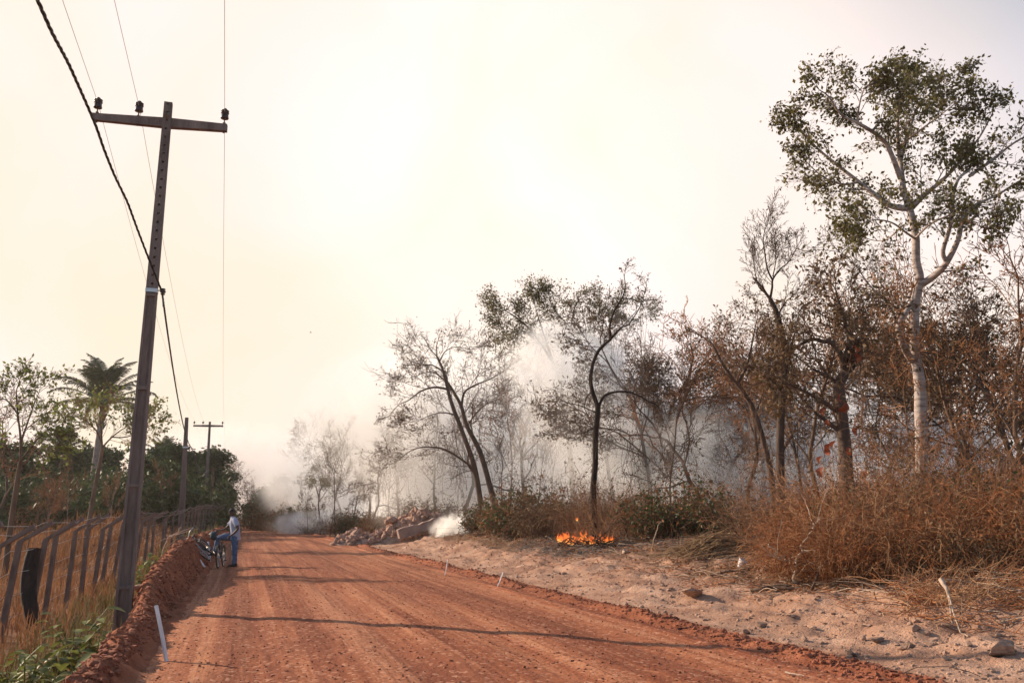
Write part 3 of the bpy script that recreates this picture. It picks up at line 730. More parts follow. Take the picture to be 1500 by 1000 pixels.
# ------------------------------------------------------------------ trees
def rot_to(d, ang, az):
    d = d/np.linalg.norm(d)
    ref = np.array([0, 0, 1.0]) if abs(d[2]) < 0.9 else np.array([1.0, 0, 0])
    u = np.cross(d, ref); u /= np.linalg.norm(u); v = np.cross(d, u)
    return d*math.cos(ang) + (u*math.cos(az)+v*math.sin(az))*math.sin(ang)
class Tree:
    def __init__(s, seed, minr=0.004):
        s.rng = np.random.RandomState(seed); s.W = []; s.T = []; s.leafpts = []; s.minr = minr; s.vines = []
    def limb(s, pts, r, wood=True, sides=None):
        (s.W if wood else s.T).append((np.asarray(pts, float), np.maximum(np.asarray(r, float), s.minr), sides))
    def branch(s, p, d, L, r, lev, K):
        """grow one branch and, from it, the next level; K holds the habit of the tree"""
        rng = s.rng; maxlev = K['levels']
        n = max(3, int(L/K['seg'][min(lev, len(K['seg'])-1)]))
        pts = [p]; d = d/np.linalg.norm(d); dirs = [d]
        wig = K['wig'][min(lev, len(K['wig'])-1)]; up = K['up'][min(lev, len(K['up'])-1)]
        for i in range(n):
            d = d + rng.normal(0, wig, 3); d[2] += up
            d /= np.linalg.norm(d); p = p + d*L/n; pts.append(p); dirs.append(d)
        t = np.linspace(0, 1, n+1); end = K['taper'] if lev < maxlev else 0.35
        rad = r*(1-(1-end)*t)
        s.limb(pts, rad, lev <= K.get('woodlev', 1))
        if lev >= K.get('leaflev', maxlev):
            for i in range(1, n+1): s.leafpts.append((pts[i], dirs[i], lev))
        if lev >= maxlev: return
        s.offshoots(np.array(pts), rad, L, lev, K)
        # the tip forks
        nf = K.get('fork', 2)
        for k in range(nf):
            dd = rot_to(dirs[-1], rng.uniform(0.25, 0.6), rng.uniform(0, 6.28))
            s.branch(pts[-1], dd, L*K['ratio']*rng.uniform(.65, 1.0), rad[-1]*0.8, lev+1, K)
    def offshoots(s, pts, rad, L, lev, K, t0=None, num=None):
        rng = s.rng; n = len(pts)-1
        nb = num if num is not None else K['num'][min(lev, len(K['num'])-1)]
        a = K['t0'][min(lev, len(K['t0'])-1)] if t0 is None else t0
        for k in range(nb):
            t = a + (1-a)*(k+rng.uniform(0, 1))/nb
            i = min(int(t*n), n-1); f = t*n-i
            p = pts[i]*(1-f)+pts[i+1]*f; d = pts[i+1]-pts[i]; rr = rad[i]*(1-f)+rad[min(i+1, n)]*f
            ang = K['ang'][min(lev, len(K['ang'])-1)]*rng.uniform(.7, 1.3)
            dd = rot_to(d, ang, rng.uniform(0, 6.28))
            if dd[2] < -0.1 and K.get('noneg', True): dd[2] *= 0.3
            s.branch(p, dd, L*K['ratio']*(1.1-0.55*t)*rng.uniform(.7, 1.25), max(rr*K.get('rr', 0.6), s.minr), lev+1, K)
    def leaves(s, mb, per, size, spread, mat, droop=0.3, keep=1.0, aspect=0.45, zmin=-9):
        if not s.leafpts: return
        rng = s.rng
        pts = np.array([q[0] for q in s.leafpts if q[2] >= 0])
        if keep < 1: pts = pts[rng.rand(len(pts)) < keep]
        pts = np.repeat(pts, per, axis=0)
        pts = pts + rng.normal(0, spread, pts.shape)
        pts = pts[pts[:, 2] > zmin]
        leaf_quads(mb, pts, size, rng, mat, droop, aspect)
    def build(s, name, label, cat, loc, bark, twig, leaf=None, per=2, size=.1, spread=.08, keep=1.0, group=None, droop=0.3, rz=0.0, extra=None, aspect=0.45, zmin=-9):
        root = thing(name, label, cat, loc, rz, group)
        b = MB()
        for pts, r, sd in s.W: b.tube(pts, r, sd or (8 if r[0] > 0.07 else 5))
        b.build('trunk', bark, root)
        c = MB()
        for pts, r, sd in s.T: c.tube(pts, r, 3, 0, False)
        if leaf is not None: s.leaves(c, per, size, spread, 1, droop, keep, aspect, zmin)
        if extra: extra(c)
        if c.n: c.build('crown', [twig, leaf or twig], root)
        return root
def leaf_quads(mb, pts, size, rng, mat=0, droop=0.3, aspect=0.45):
    n = len(pts)
    if n == 0: return
    sz = size*rng.uniform(0.6, 1.35, n)[:, None]
    d = rng.normal(0, 1, (n, 3)); d[:, 2] -= droop; d /= np.linalg.norm(d, axis=1, keepdims=True)
    e = np.cross(d, rng.normal(0, 1, (n, 3))); e /= np.linalg.norm(e, axis=1, keepdims=True)
    nn = np.cross(d, e)
    a = pts; b = pts + d*sz*.45 + e*sz*aspect*.5 + nn*sz*.08; c = pts + d*sz; f = pts + d*sz*.45 - e*sz*aspect*.5 + nn*sz*.08
    V = np.stack([a, b, c, f], 1).reshape(-1, 3); i = np.arange(n)*4
    F = np.concatenate([np.stack([i, i+1, i+2], -1), np.stack([i, i+2, i+3], -1)])
    mb.add(V, F, mat)

# habits
K_SPREAD = dict(levels=4, seg=[.45, .35, .25, .2, .16], wig=[.10, .16, .2, .22, .22], up=[.05, .05, .04, .02, .0], taper=.55, ratio=.62, num=[4, 4, 4, 3], t0=[.40, .25, .2, .15],
                ang=[.85, .8, .75, .8], rr=.6, woodlev=1, leaflev=3)
K_TALL = dict(levels=4, seg=[.5, .35, .25, .2, .16], wig=[.06, .12, .16, .18, .2], up=[.04, .10, .08, .06, .04], taper=.5, ratio=.52, num=[7, 4, 4, 3], t0=[.45, .2, .15, .1],
              ang=[.6, .6, .6, .65], rr=.5, woodlev=1, leaflev=3)
K_TWIST = dict(levels=4, seg=[.35, .28, .22, .18, .15], wig=[.20, .28, .3, .3, .28], up=[.06, .03, .0, -.03, -.05], taper=.55, ratio=.62, num=[4, 4, 4, 3], t0=[.30, .2, .15, .1],
               ang=[.95, .9, .85, .9], rr=.62, woodlev=1, leaflev=3, noneg=False)
K_LEAFY = dict(levels=4, seg=[.45, .35, .25, .2, .16], wig=[.10, .16, .2, .22, .22], up=[.05, .04, .02, .0, -.02], taper=.55, ratio=.60, num=[5, 4, 4, 4], t0=[.45, .3, .2, .15],
               ang=[.8, .8, .8, .8], rr=.58, woodlev=1, leaflev=3)
K_FINE = dict(levels=3, seg=[.3, .22, .16, .12], wig=[.12, .16, .2, .2], up=[.05, .04, .03, .0], taper=.5, ratio=.58, num=[5, 4, 4], t0=[.25, .15, .1],
              ang=[.7, .75, .8], rr=.55, woodlev=-1, leaflev=2)

# --- the tall pale tree, its limbs drawn one by one
WD = 20.0
WB = on(1351, 735, WD)
def wp(px, py, dd=0.0): return np.array(P(px, py, WD+dd) - WB)
def path(pl): return [wp(*q) for q in pl]
def smooth_path(pts, n=4):
    pts = np.asarray(pts, float); m = len(pts); out = []
    for i in range(m-1):
        p0, p1, p2, p3 = pts[max(i-1, 0)], pts[i], pts[i+1], pts[min(i+2, m-1)]
        for t in np.linspace(0, 1, n, endpoint=False):
            out.append(.5*((2*p1)+(-p0+p2)*t+(2*p0-5*p1+4*p2-p3)*t*t+(-p0+3*p1-3*p2+p3)*t**3))
    out.append(pts[-1]); return np.array(out)
wt = Tree(21, 0.004)
limbs = [  # (points (px, py, depth offset), radius at the start, at the end, offshoots)
    ([(1351, 735), (1350, 660), (1349, 610), (1348, 566), (1341, 518), (1339, 470), (1341, 440), (1347, 408), (1342, 382), (1341, 345), (1333, 308), (1323, 278)], .145, .078, 0),
    ([(1323, 278), (1319, 240, .2), (1315, 200, .3), (1316, 160, .2), (1321, 116, .1)], .075, .012, 9),
    ([(1345, 418), (1360, 410, -.1), (1374, 399, -.3), (1387, 384, -.5), (1403, 352, -.7), (1409, 322, -.7)], .095, .05, 2),
    ([(1387, 384, -.5), (1381, 368, -.6), (1392, 330, -.9), (1396, 288, -1.2), (1404, 262, -1.2), (1420, 250, -1.0)], .06, .03, 5),
    ([(1336, 304), (1356, 284, -.2), (1380, 264, -.5), (1400, 244, -.8), (1432, 205, -1.0), (1452, 170, -1.2)], .07, .014, 8),
    ([(1420, 258, -.9), (1452, 236, -.8), (1476, 216, -.6), (1502, 200, -.4), (1530, 190, -.3)], .045, .012, 7),
    ([(1409, 322, -.7), (1430, 300, -.6), (1462, 285, -.4), (1500, 262, -.2), (1530, 255, 0)], .05, .012, 7),
    ([(1330, 305), (1316, 304, .1), (1300, 299, .2), (1276, 281, .3), (1256, 265, .5), (1224, 240, .6), (1200, 220, .6), (1176, 196, .5), (1166, 184, .4)], .085, .012, 11),
    ([(1256, 267, .5), (1232, 270, .3), (1204, 258, .1), (1182, 238, 0)], .035, .010, 6),
    ([(1319, 262), (1308, 232, -.2), (1296, 208, -.3), (1276, 192, -.5), (1256, 180, -.6), (1232, 168, -.7), (1214, 142, -.9), (1200, 132, -1)], .07, .012, 10),
    ([(1278, 192, -.5), (1292, 176, -.4), (1308, 164, -.2), (1322, 140, 0), (1333, 124, .2)], .035, .010, 7),
    ([(1256, 180, -.6), (1258, 158, -.8), (1266, 130, -.9), (1278, 122, -1.0)], .028, .008, 6),
    ([(1318, 240, .2), (1332, 190, .7), (1348, 150, 1.0), (1380, 126, 1.3), (1400, 110, 1.4)], .05, .010, 9),
    ([(1316, 215, .3), (1342, 195, -.4), (1376, 170, -.8), (1404, 148, -1.1)], .035, .008, 7),
    ([(1341, 350), (1326, 340, -.5), (1306, 326, -1.0), (1280, 322, -1.4), (1256, 330, -1.6)], .032, .008, 6),
    ([(1340, 350), (1360, 330, -.8), (1384, 318, -1.4), (1412, 310, -1.9), (1440, 322, -2.1)], .032, .008, 6),
    ([(1336, 528), (1326, 512, -.3), (1319, 492, -.5), (1317, 476, -.5), (1328, 456, -.25), (1338, 440, -.1)], .085, .06, 0),
    ([(1317, 480, -.5), (1308, 458, -.6), (1299, 443, -.7), (1273, 417, -.8), (1251, 386, -.9), (1226, 366, -1.0)], .034, .008, 8),
    ([(1323, 330), (1300, 350, .7), (1280, 352, 1.2), (1258, 345, 1.5)], .025, .007, 5),
]
K_W = dict(K_LEAFY, levels=3, num=[5, 5, 4], seg=[.25, .2, .15, .12], leaflev=1, woodlev=-1, ratio=.66, up=[.05, .03, .0, -.02])
for pl, r0, r1, nb in limbs:
    pts = smooth_path(path(pl), 5 if nb == 0 else 4)
    r = np.linspace(1, 0, len(pts))**1.0*(r0-r1)+r1
    if r0 > .14:
        f = pts[0].copy(); f[2] = -0.15; g_ = (pts[0]+f)/2
        pts = np.concatenate([[f, g_], pts]); r = np.concatenate([[r0*1.3, r0*1.08], r])
        r = r*(1 + 0.10*np.exp(-((np.arange(len(pts))/len(pts)-.24)/.05)**2))
    wt.limb(pts, r, True)
    L = np.linalg.norm(pts[-1]-pts[0])
    if nb:
        bare = 'x' if pl[0][:2] == (1317, 480) else ''
        sub = Tree(RNG.randrange(9999), 0.004)
        for k in range(nb):
            t = .18 + .82*(k+wt.rng.rand())/nb; i = min(int(t*(len(pts)-1)), len(pts)-2)
            d = pts[i+1]-pts[i]
            dd = rot_to(d, wt.rng.uniform(.5, 1.1), wt.rng.uniform(0, 6.28)); dd[2] += .15
            sub.branch(pts[i], dd, wt.rng.uniform(.48, .95)*(1.15-.4*t), max(.012, r[i]*.35), 1, K_W)
        for k in range(2):
            sub.branch(pts[-1], rot_to(pts[-1]-pts[-2], .4, wt.rng.uniform(0, 6.28)), .42, .010, 1, K_W)
        wt.T += sub.W + sub.T
        if not bare: wt.leafpts += sub.leafpts
        else: wt.leafpts += sub.leafpts[::9]
m, N_, L_ = new_mat('pale_smooth_bark')
def pale_bark():
    out = N_.new('ShaderNodeOutputMaterial'); b = N_.new('ShaderNodeBsdfPrincipled'); b.inputs['Roughness'].default_value = .85
    tc = N_.new('ShaderNodeTexCoord'); mp = N_.new('ShaderNodeMapping'); mp.inputs['Scale'].default_value = (1, 1, 7)
    L_.new(tc.outputs['Object'], mp.inputs[0])
    n1 = N_.new('ShaderNodeTexNoise'); n1.inputs['Scale'].default_value = 2.2; n1.inputs['Detail'].default_value = 7; n1.inputs['Roughness'].default_value = .7
    L_.new(mp.outputs[0], n1.inputs['Vector'])
    r = N_.new('ShaderNodeValToRGB'); e = r.color_ramp.elements
    e[0].position = .34; e[0].color = (.13, .095, .082, 1); e[1].position = .5; e[1].color = (.35, .285, .255, 1); q = e.new(.72); q.color = (.52, .44, .40, 1)
    L_.new(n1.outputs['Fac'], r.inputs['Fac']); L_.new(r.outputs[0], b.inputs['Base Color'])
    bp = N_.new('ShaderNodeBump'); bp.inputs['Strength'].default_value = .6; bp.inputs['Distance'].default_value = .02
    L_.new(n1.outputs['Fac'], bp.inputs['Height']); L_.new(bp.outputs[0], b.inputs['Normal']); L_.new(b.outputs[0], out.inputs['Surface'])
pale_bark(); M_PALE = m
wt.build('tall_tree', 'tall pale smooth-barked tree rising high above the dry thicket', 'tree', WB, M_PALE, M_BARK_G, M_LEAF_O, per=2, size=.10, spread=.085, keep=.36, droop=.5, aspect=.6)

# --- the charred tree in the fire
CD = 30.0
CB = on(872, 784, CD)
def chain(B, D): return lambda pl: smooth_path([np.array(P(q[0], q[1], D+(q[2] if len(q) > 2 else 0)) - B) for q in pl], 4)
cpth = chain(CB, CD)
ct = Tree(5, .006)
K_C = dict(K_TWIST, levels=3, num=[3, 3, 3], seg=[.25, .2, .16, .14], woodlev=-1, ratio=.55)
def add_limbs(t, pth, limbs, K, ln=(.5, 1.1), rr=.45, leafy=True):
    for li, (pl, r0, r1, nb) in enumerate(limbs):
        pts = pth(pl); r = np.linspace(r0, r1, len(pts))
        if li == 0:                                    # the trunk goes on down into the ground
            f = pts[0].copy(); f[2] = -0.15; g_ = (pts[0]+f)/2
            pts = np.concatenate([[f, g_], pts]); r = np.concatenate([[r0*1.35, r0*1.08], r])
        t.limb(pts, r, True)
        sub = Tree(t.rng.randint(9999), t.minr)
        for k in range(nb):
            tt = .2 + .8*(k+t.rng.rand())/nb; i = min(int(tt*(len(pts)-1)), len(pts)-2)
            dd = rot_to(pts[i+1]-pts[i], t.rng.uniform(.5, 1.1), t.rng.uniform(0, 6.28)); dd[2] += .1
            sub.branch(pts[i], dd, t.rng.uniform(*ln)*(1.15-.4*tt), max(t.minr*1.6, r[i]*rr), 1, K)
        if nb:
            for k in range(2): sub.branch(pts[-1], rot_to(pts[-1]-pts[-2], .4, t.rng.uniform(0, 6.28)), ln[0], max(t.minr*1.5, r1*.8), 1, K)
        t.T += sub.W + sub.T
        if leafy: t.leafpts += sub.leafpts
add_limbs(ct, cpth, [
    ([(872, 788), (870, 750), (869, 714), (872, 680), (872, 644), (875, 610), (876, 594)], .118, .095, 0),
    ([(876, 596), (868, 574), (865, 556), (867, 540), (870, 528), (878, 512), (894, 497)], .085, .05, 1),
    ([(894, 499), (893, 478), (900, 455), (911, 437), (916, 420), (914, 404)], .05, .012, 5),
    ([(911, 437), (926, 438), (938, 442), (944, 430), (947, 420)], .025, .008, 3),
    ([(894, 497), (910, 480), (922, 474), (936, 452), (942, 440)], .04, .010, 4),
    ([(876, 598), (885, 580), (902, 574), (918, 574), (933, 578), (950, 588), (962, 593), (967, 604)], .055, .016, 2),
    ([(874, 604), (866, 601), (850, 594), (832, 590), (822, 586)], .028, .008, 4),
    ([(872, 626), (862, 630), (853, 634), (848, 626)], .030, .010, 2),
    ([(868, 574), (860, 580), (856, 596), (860, 606)], .026, .010, 2),
    ([(872, 640), (886, 632), (896, 626), (900, 614)], .02, .006, 2)], K_C, (.35, .9), .32)
def vines(mb, rng, pts, n, lo, hi, r=.006):
    for _ in range(n):
        p = pts[rng.randint(len(pts))]
        L = rng.uniform(lo, hi); m_ = 7; q = np.zeros((m_, 3)); q[:, 2] = -np.linspace(0, L, m_)
        q[1:, :2] = np.cumsum(rng.normal(0, .06, (m_-1, 2)), axis=0)
        mb.tube(p+q, r, 3, 0, False)
ct.build('charred_tree', 'charred black forked tree standing in the burning patch', 'tree', CB, M_CHARRED, M_TWIG_D, M_LEAF_DK, per=1, size=.10, spread=.06, keep=.06,
         extra=lambda c: vines(c, ct.rng, [w[0][len(w[0])//2] for w in ct.W[:6]], 26, 1.0, 3.2))

# --- the two leaning trees in the smoke left of the fire
LD = 46.0
LB = on(706, 748, LD)
lp = chain(LB, LD); t1 = Tree(8, .008)
K_L = dict(K_SPREAD, levels=3, num=[4, 4, 4], woodlev=-1, seg=[.4, .3, .22, .18], leaflev=2, ratio=.6)
add_limbs(t1, lp, [
    ([(706, 752), (696, 688), (680, 640), (662, 592), (655, 566), (648, 540), (640, 522)], .16, .05, 3),
    ([(656, 570), (636, 567), (616, 573), (600, 585), (585, 592)], .07, .02, 8),
    ([(650, 545), (634, 535), (618, 534), (604, 530)], .05, .015, 7),
    ([(644, 530), (652, 515), (668, 508), (690, 512)], .04, .012, 7),
    ([(697, 696), (688, 682), (672, 670), (656, 660), (640, 655), (616, 655), (600, 661), (588, 670)], .07, .02, 8),
    ([(668, 608), (650, 604), (630, 608), (610, 618)], .045, .012, 8)], K_L, (1.0, 2.2), .4)
t1.build('leaning_tree', 'slender left-leaning tree arching over the rubble pile in the smoke', 'tree', LB, M_BARK_D, M_TWIG_D, M_LEAF_DK, per=1, size=.13, spread=.12, keep=.26,
         extra=lambda c: vines(c, t1.rng, [w[0][len(w[0])//2] for w in t1.W], 22, 1.0, 3.0, .008))
L2 = on(728, 745, 52.0)
lp2 = chain(L2, 52.0); t2 = Tree(18, .009)
add_limbs(t2, lp2, [
    ([(730, 752), (722, 728), (704, 664), (684, 624), (676, 596), (668, 580), (656, 560)], .20, .07, 3),
    ([(676, 598), (680, 575), (696, 564), (716, 556), (730, 548)], .08, .02, 8),
    ([(658, 564), (640, 548), (624, 545), (606, 552)], .05, .015, 7),
    ([(684, 624), (702, 600), (718, 590), (736, 592)], .05, .015, 7)], K_L, (1.0, 2.3), .4)
t2.build('leaning_tree', 'thicker left-leaning tree behind the arching one, pale with smoke', 'tree', L2, M_BARK_D, M_TWIG_D, M_LEAF_DK, per=1, size=.13, spread=.12, keep=.18)

# --- the broad canopy behind the puff of smoke
ND = 43.0
NB = on(838, 765, ND); np_ = chain(NB, ND); t6 = Tree(61, .007)
K_N = dict(K_LEAFY, levels=3, num=[5, 5, 4], seg=[.35, .28, .2, .16], leaflev=2, woodlev=-1, ratio=.6, up=[.05, .02, .0, -.02])
add_limbs(t6, np_, [
    ([(840, 768), (838, 700), (832, 640), (826, 600), (820, 560), (812, 535)], .14, .10, 0),
    ([(812, 535), (798, 512), (776, 482), (752, 462), (734, 452)], .08, .02, 9),
    ([(812, 535), (800, 500), (790, 470), (784, 448)], .06, .015, 8),
    ([(820, 560), (828, 520), (836, 480), (842, 450), (850, 438)], .08, .02, 9),
    ([(828, 522), (856, 492), (880, 470), (898, 456)], .06, .015, 9),
    ([(826, 600), (850, 560), (880, 516), (912, 478), (932, 456)], .08, .018, 9),
    ([(776, 482), (760, 486), (742, 484)], .03, .012, 6),
    ([(836, 480), (816, 458), (806, 442)], .04, .012, 7)], K_N, (.9, 1.7), .4)
t6.build('leafy_tree', 'broad leafy canopy tree behind the white puff of smoke', 'tree', NB, M_BARK_D, M_TWIG_D, M_LEAF_O, per=1, size=.13, spread=.13, keep=.95)
# --- the tall bare pair at the edge of the thicket
BD = 24.0
BB = on(1142, 738, BD)
bp_ = chain(BB, BD); t3 = Tree(31, .005)
K_B = dict(K_TALL, levels=3, num=[5, 4, 4], woodlev=-1, seg=[.3, .2, .16, .13], wig=[.10, .13, .16, .18], up=[.08, .07, .05, .04], ratio=.52, leaflev=3)
add_limbs(t3, bp_, [
    ([(1143, 740), (1143, 680), (1143, 628), (1147, 566), (1146, 530), (1146, 493), (1142, 474), (1136, 454), (1128, 438)], .125, .065, 1),
    ([(1128, 438), (1131, 421), (1132, 409), (1143, 394), (1154, 385), (1166, 366)], .04, .010, 9),
    ([(1132, 411), (1124, 394), (1120, 368), (1118, 350), (1121, 334)], .032, .008, 11),
    ([(1132, 405), (1136, 385), (1137, 366)], .02, .007, 5),
    ([(1128, 438), (1125, 432), (1112, 421), (1106, 399), (1104, 384)], .03, .008, 8),
    ([(1140, 462), (1146, 450), (1153, 440), (1160, 434)], .025, .008, 6),
    ([(1146, 568), (1154, 540), (1160, 505), (1166, 480)], .05, .015, 7)], K_B, (.5, 1.15), .35)
t3.build('bare_tree', 'tall slender leafless tree with the highest bare top left of the pale one', 'tree', BB, M_BARK_D, M_TWIG_D, M_LEAF_DK, per=1, size=.08, spread=.05, keep=.05)
B4 = on(1133, 738, 24.6); bp4 = chain(B4, 24.6); t4 = Tree(32, .006)
add_limbs(t4, bp4, [
    ([(1135, 742), (1134, 734), (1125, 672), (1106, 606), (1090, 576), (1079, 562), (1060, 535), (1044, 505)], .10, .03, 6),
    ([(1079, 564), (1090, 545), (1098, 520), (1104, 490), (1110, 465)], .05, .012, 9),
    ([(1106, 606), (1116, 580), (1122, 556)], .03, .01, 6)], dict(K_TWIST, levels=3, num=[4, 4, 4], woodlev=-1, seg=[.3, .2, .16, .13], ratio=.55), (.8, 1.6), .4)
t4.build('twisted_tree', 'leaning stem that crosses in front beside the tall leafless tree', 'tree', B4, M_BARK_D, M_TWIG_D, M_LEAF_DK, per=1, size=.11, spread=.08, keep=.35,
         extra=lambda c: vines(c, t4.rng, [w[0][len(w[0])//2] for w in t4.W], 18, 1.0, 3.0))

# --- the dark contorted tree with rust-red hanging leaves
RD = 18.5
RB = on(1238, 700, RD); rp = chain(RB, RD); t5 = Tree(41, .005)
add_limbs(t5, rp, [
    ([(1240, 712), (1238, 660), (1232, 604), (1229, 565), (1237, 547)], .15, .11, 1),
    ([(1237, 549), (1233, 522), (1218, 502), (1206, 500), (1190, 497), (1172, 505)], .075, .03, 5),
    ([(1236, 524), (1244, 502), (1239, 483), (1235, 462), (1228, 440), (1224, 424)], .06, .015, 8),
    ([(1229, 566), (1215, 552), (1190, 540), (1165, 520)], .05, .015, 6),
    ([(1232, 606), (1200, 585), (1180, 574), (1150, 560)], .06, .02, 4),
    ([(1237, 640), (1216, 620), (1196, 606), (1186, 595)], .06, .02, 3),
    ([(1240, 548), (1256, 530), (1266, 500), (1284, 470)], .05, .012, 7)], dict(K_TWIST, levels=3, num=[4, 4, 4], woodlev=-1, seg=[.25, .2, .16, .13], ratio=.58), (.6, 1.3), .4)
red_tree = t5.build('contorted_tree', 'dark contorted tree hung with a few rust-red dead leaves', 'tree', RB, M_BARK_D, M_TWIG_D, M_LEAF_DK, per=1, size=.12, spread=.08, keep=.45,
                    extra=lambda c: vines(c, t5.rng, [w[0][len(w[0])//2] for w in t5.W], 24, .8, 2.6))
def dead_leaf_mesh():
    b = MB(); V = []; n = 6
    for i in range(n+1):
        t = i/n; w = .075*math.sin(math.pi*min(.98, .08+t*.9))**.8; cu = .07*math.sin(t*3.0)
        V += [(-w, cu+.05*w/.085, -t*.20), (0, cu, -t*.20), (w*.9, cu+.06*w/.085*math.cos(t*2), -t*.20)]
    F = [(3*i+k, 3*i+k+1, 3*i+k+4, 3*i+k+3) for i in range(n) for k in (0, 1)]
    b.add(V, F); return b.mesh('dead_leaf', M_LEAF_RED)
dlm = dead_leaf_mesh()
for px, py, s in ((1249, 508, 1.0), (1252, 518, 1.1), (1233, 575, 1.1), (1237, 586, 1.3), (1240, 592, 1.0), (1211, 598, 1.0), (1212, 614, .8), (1259, 625, 1.0), (1209, 655, .9), (1216, 650, .8), (1224, 646, .9), (1206, 668, .9), (1203, 684, 1.1), (1240, 655, .9), (1263, 690, .9)):
    o = link('dead_leaf', dlm, red_tree); o.location = P(px, py, RD-.5+RNG.uniform(-.2, .2)) - RB; o.rotation_euler = (RNG.uniform(-.5, .5), RNG.uniform(-.5, .5), RNG.uniform(0, 6.3)); o.scale = (s,)*3

# --- prototypes for the rest of the forest, each copied where it is needed
PROTO = {}
def proto(key, seed, K, Lt, r, bark, twig, leaf=None, name='bare_tree', cat='tree', lean=(0, 0), nv=0, minr=.008, **kw):
    t = Tree(seed, minr)
    t.branch(np.zeros(3), np.array([lean[0], lean[1], 1.0]), Lt, r, 0, K)
    top = max(max(w[0][:, 2].max() for w in t.W), max([w[0][:, 2].max() for w in t.T] or [0]))
    PROTO[key] = dict(t=t, top=top, bark=bark, twig=twig, leaf=leaf, name=name, cat=cat, nv=nv, kw=kw, root=None)
proto('spread', 101, K_SPREAD, 4.6, 0.082, M_BARK_D, M_TWIG_D, M_LEAF_DK, per=1, size=.11, spread=.1, keep=.12, nv=10)
proto('spread_b', 102, dict(K_SPREAD, wig=[.16, .2, .22, .24, .24]), 4.4, 0.077, M_BARK_B, M_TWIG_B, M_LEAF_BR, per=1, size=.12, spread=.1, keep=.10, nv=8)
proto('tall', 103, K_TALL, 5.6, 0.063, M_BARK_D, M_TWIG_D, M_LEAF_DK, per=1, size=.11, spread=.08, keep=.12)
proto('tall_b', 104, K_TALL, 5.2, 0.058, M_BARK_G, M_TWIG_B, None)
proto('twist', 105, K_TWIST, 4.0, 0.082, M_BARK_D, M_TWIG_D, M_LEAF_DK, per=1, size=.11, spread=.1, keep=.16, name='twisted_tree', nv=30)
proto('twist_b', 106, K_TWIST, 3.8, 0.073, M_BARK_B, M_TWIG_B, M_LEAF_BR, per=1, size=.11, spread=.1, keep=.12, name='twisted_tree', nv=22)
proto('leafy', 107, K_LEAFY, 4.4, 0.082, M_BARK_D, M_TWIG_D, M_LEAF_DK, per=1, size=.12, spread=.12, keep=.50, name='leafy_tree', nv=10)
proto('canopy', 108, dict(K_LEAFY, t0=[.62, .3, .2, .15], ang=[.9, .8, .8, .8]), 5.2, 0.087, M_BARK_D, M_TWIG_D, M_LEAF_O, per=1, size=.13, spread=.13, keep=.75, name='leafy_tree')
proto('ever', 109, dict(K_LEAFY, t0=[.18, .2, .15, .1], num=[9, 5, 4, 3], ratio=.55), 4.6, 0.077, M_BARK_D, M_TWIG_D, M_LEAF_EV, per=3, size=.30, spread=.24, keep=1.0, name='evergreen_tree', aspect=.6)
proto('ever_b', 110, dict(K_LEAFY, t0=[.12, .2, .15, .1], num=[10, 5, 4, 3], ratio=.5, up=[.05, .0, -.02, -.03, -.04]), 4.4, 0.073, M_BARK_D, M_TWIG_D, M_LEAF_EV, per=3, size=.28, spread=.22, keep=1.0, name='evergreen_tree', aspect=.6)
proto('sapling', 111, dict(K_SPREAD, num=[5, 4, 3, 3], t0=[.35, .2, .2, .1]), 3.0, 0.041, M_BARK_B, M_TWIG_B, M_LEAF_GN, per=1, size=.12, spread=.06, keep=.30, name='young_tree', minr=.006, aspect=.55)
proto('pole_tree', 112, dict(K_TALL, t0=[.6, .3, .2, .1], num=[5, 3, 3, 2]), 5.0, 0.044, M_BARK_D, M_TWIG_D, M_LEAF_DK, per=1, size=.12, spread=.1, keep=.12)
def plant_tree(key, px, py, d, top_py, label, rz=None, group=None, lean=0.0, fat=1.0):
    """a tree of one kind with its foot at (px, py) of the photograph, d metres off, as high as top_py"""
    pr_ = PROTO[key]
    base = on(px, py, d, -0.05)
    hgt = P(px, top_py, d).z - base.z
    s = hgt/pr_['top']
    rz = RNG.uniform(0, 6.28) if rz is None else rz
    if pr_['root'] is None:
        t = pr_['t']
        ex = (lambda c, t=t, nv=pr_['nv']: vines(c, t.rng, [w[0][len(w[0])//2] for w in t.W[1:]], nv, .6, 2.2, .008)) if pr_['nv'] else None
        o = t.build(pr_['name'], label, pr_['cat'], base, pr_['bark'], pr_['twig'], pr_['leaf'], group=group, rz=rz, extra=ex, **pr_['kw'])
        o.scale = (s*fat, s*fat, s); pr_['root'] = o
        if group is None and 'group' in o: del o['group']
    else:
        o = copy_tree(pr_['root'], base, rz, (s*fat, s*fat, s), label, group)
        if group is None and 'group' in o: del o['group']
    if lean: o.rotation_euler = (0, lean, rz)
    return o
G = 'trees of the smoking forest'
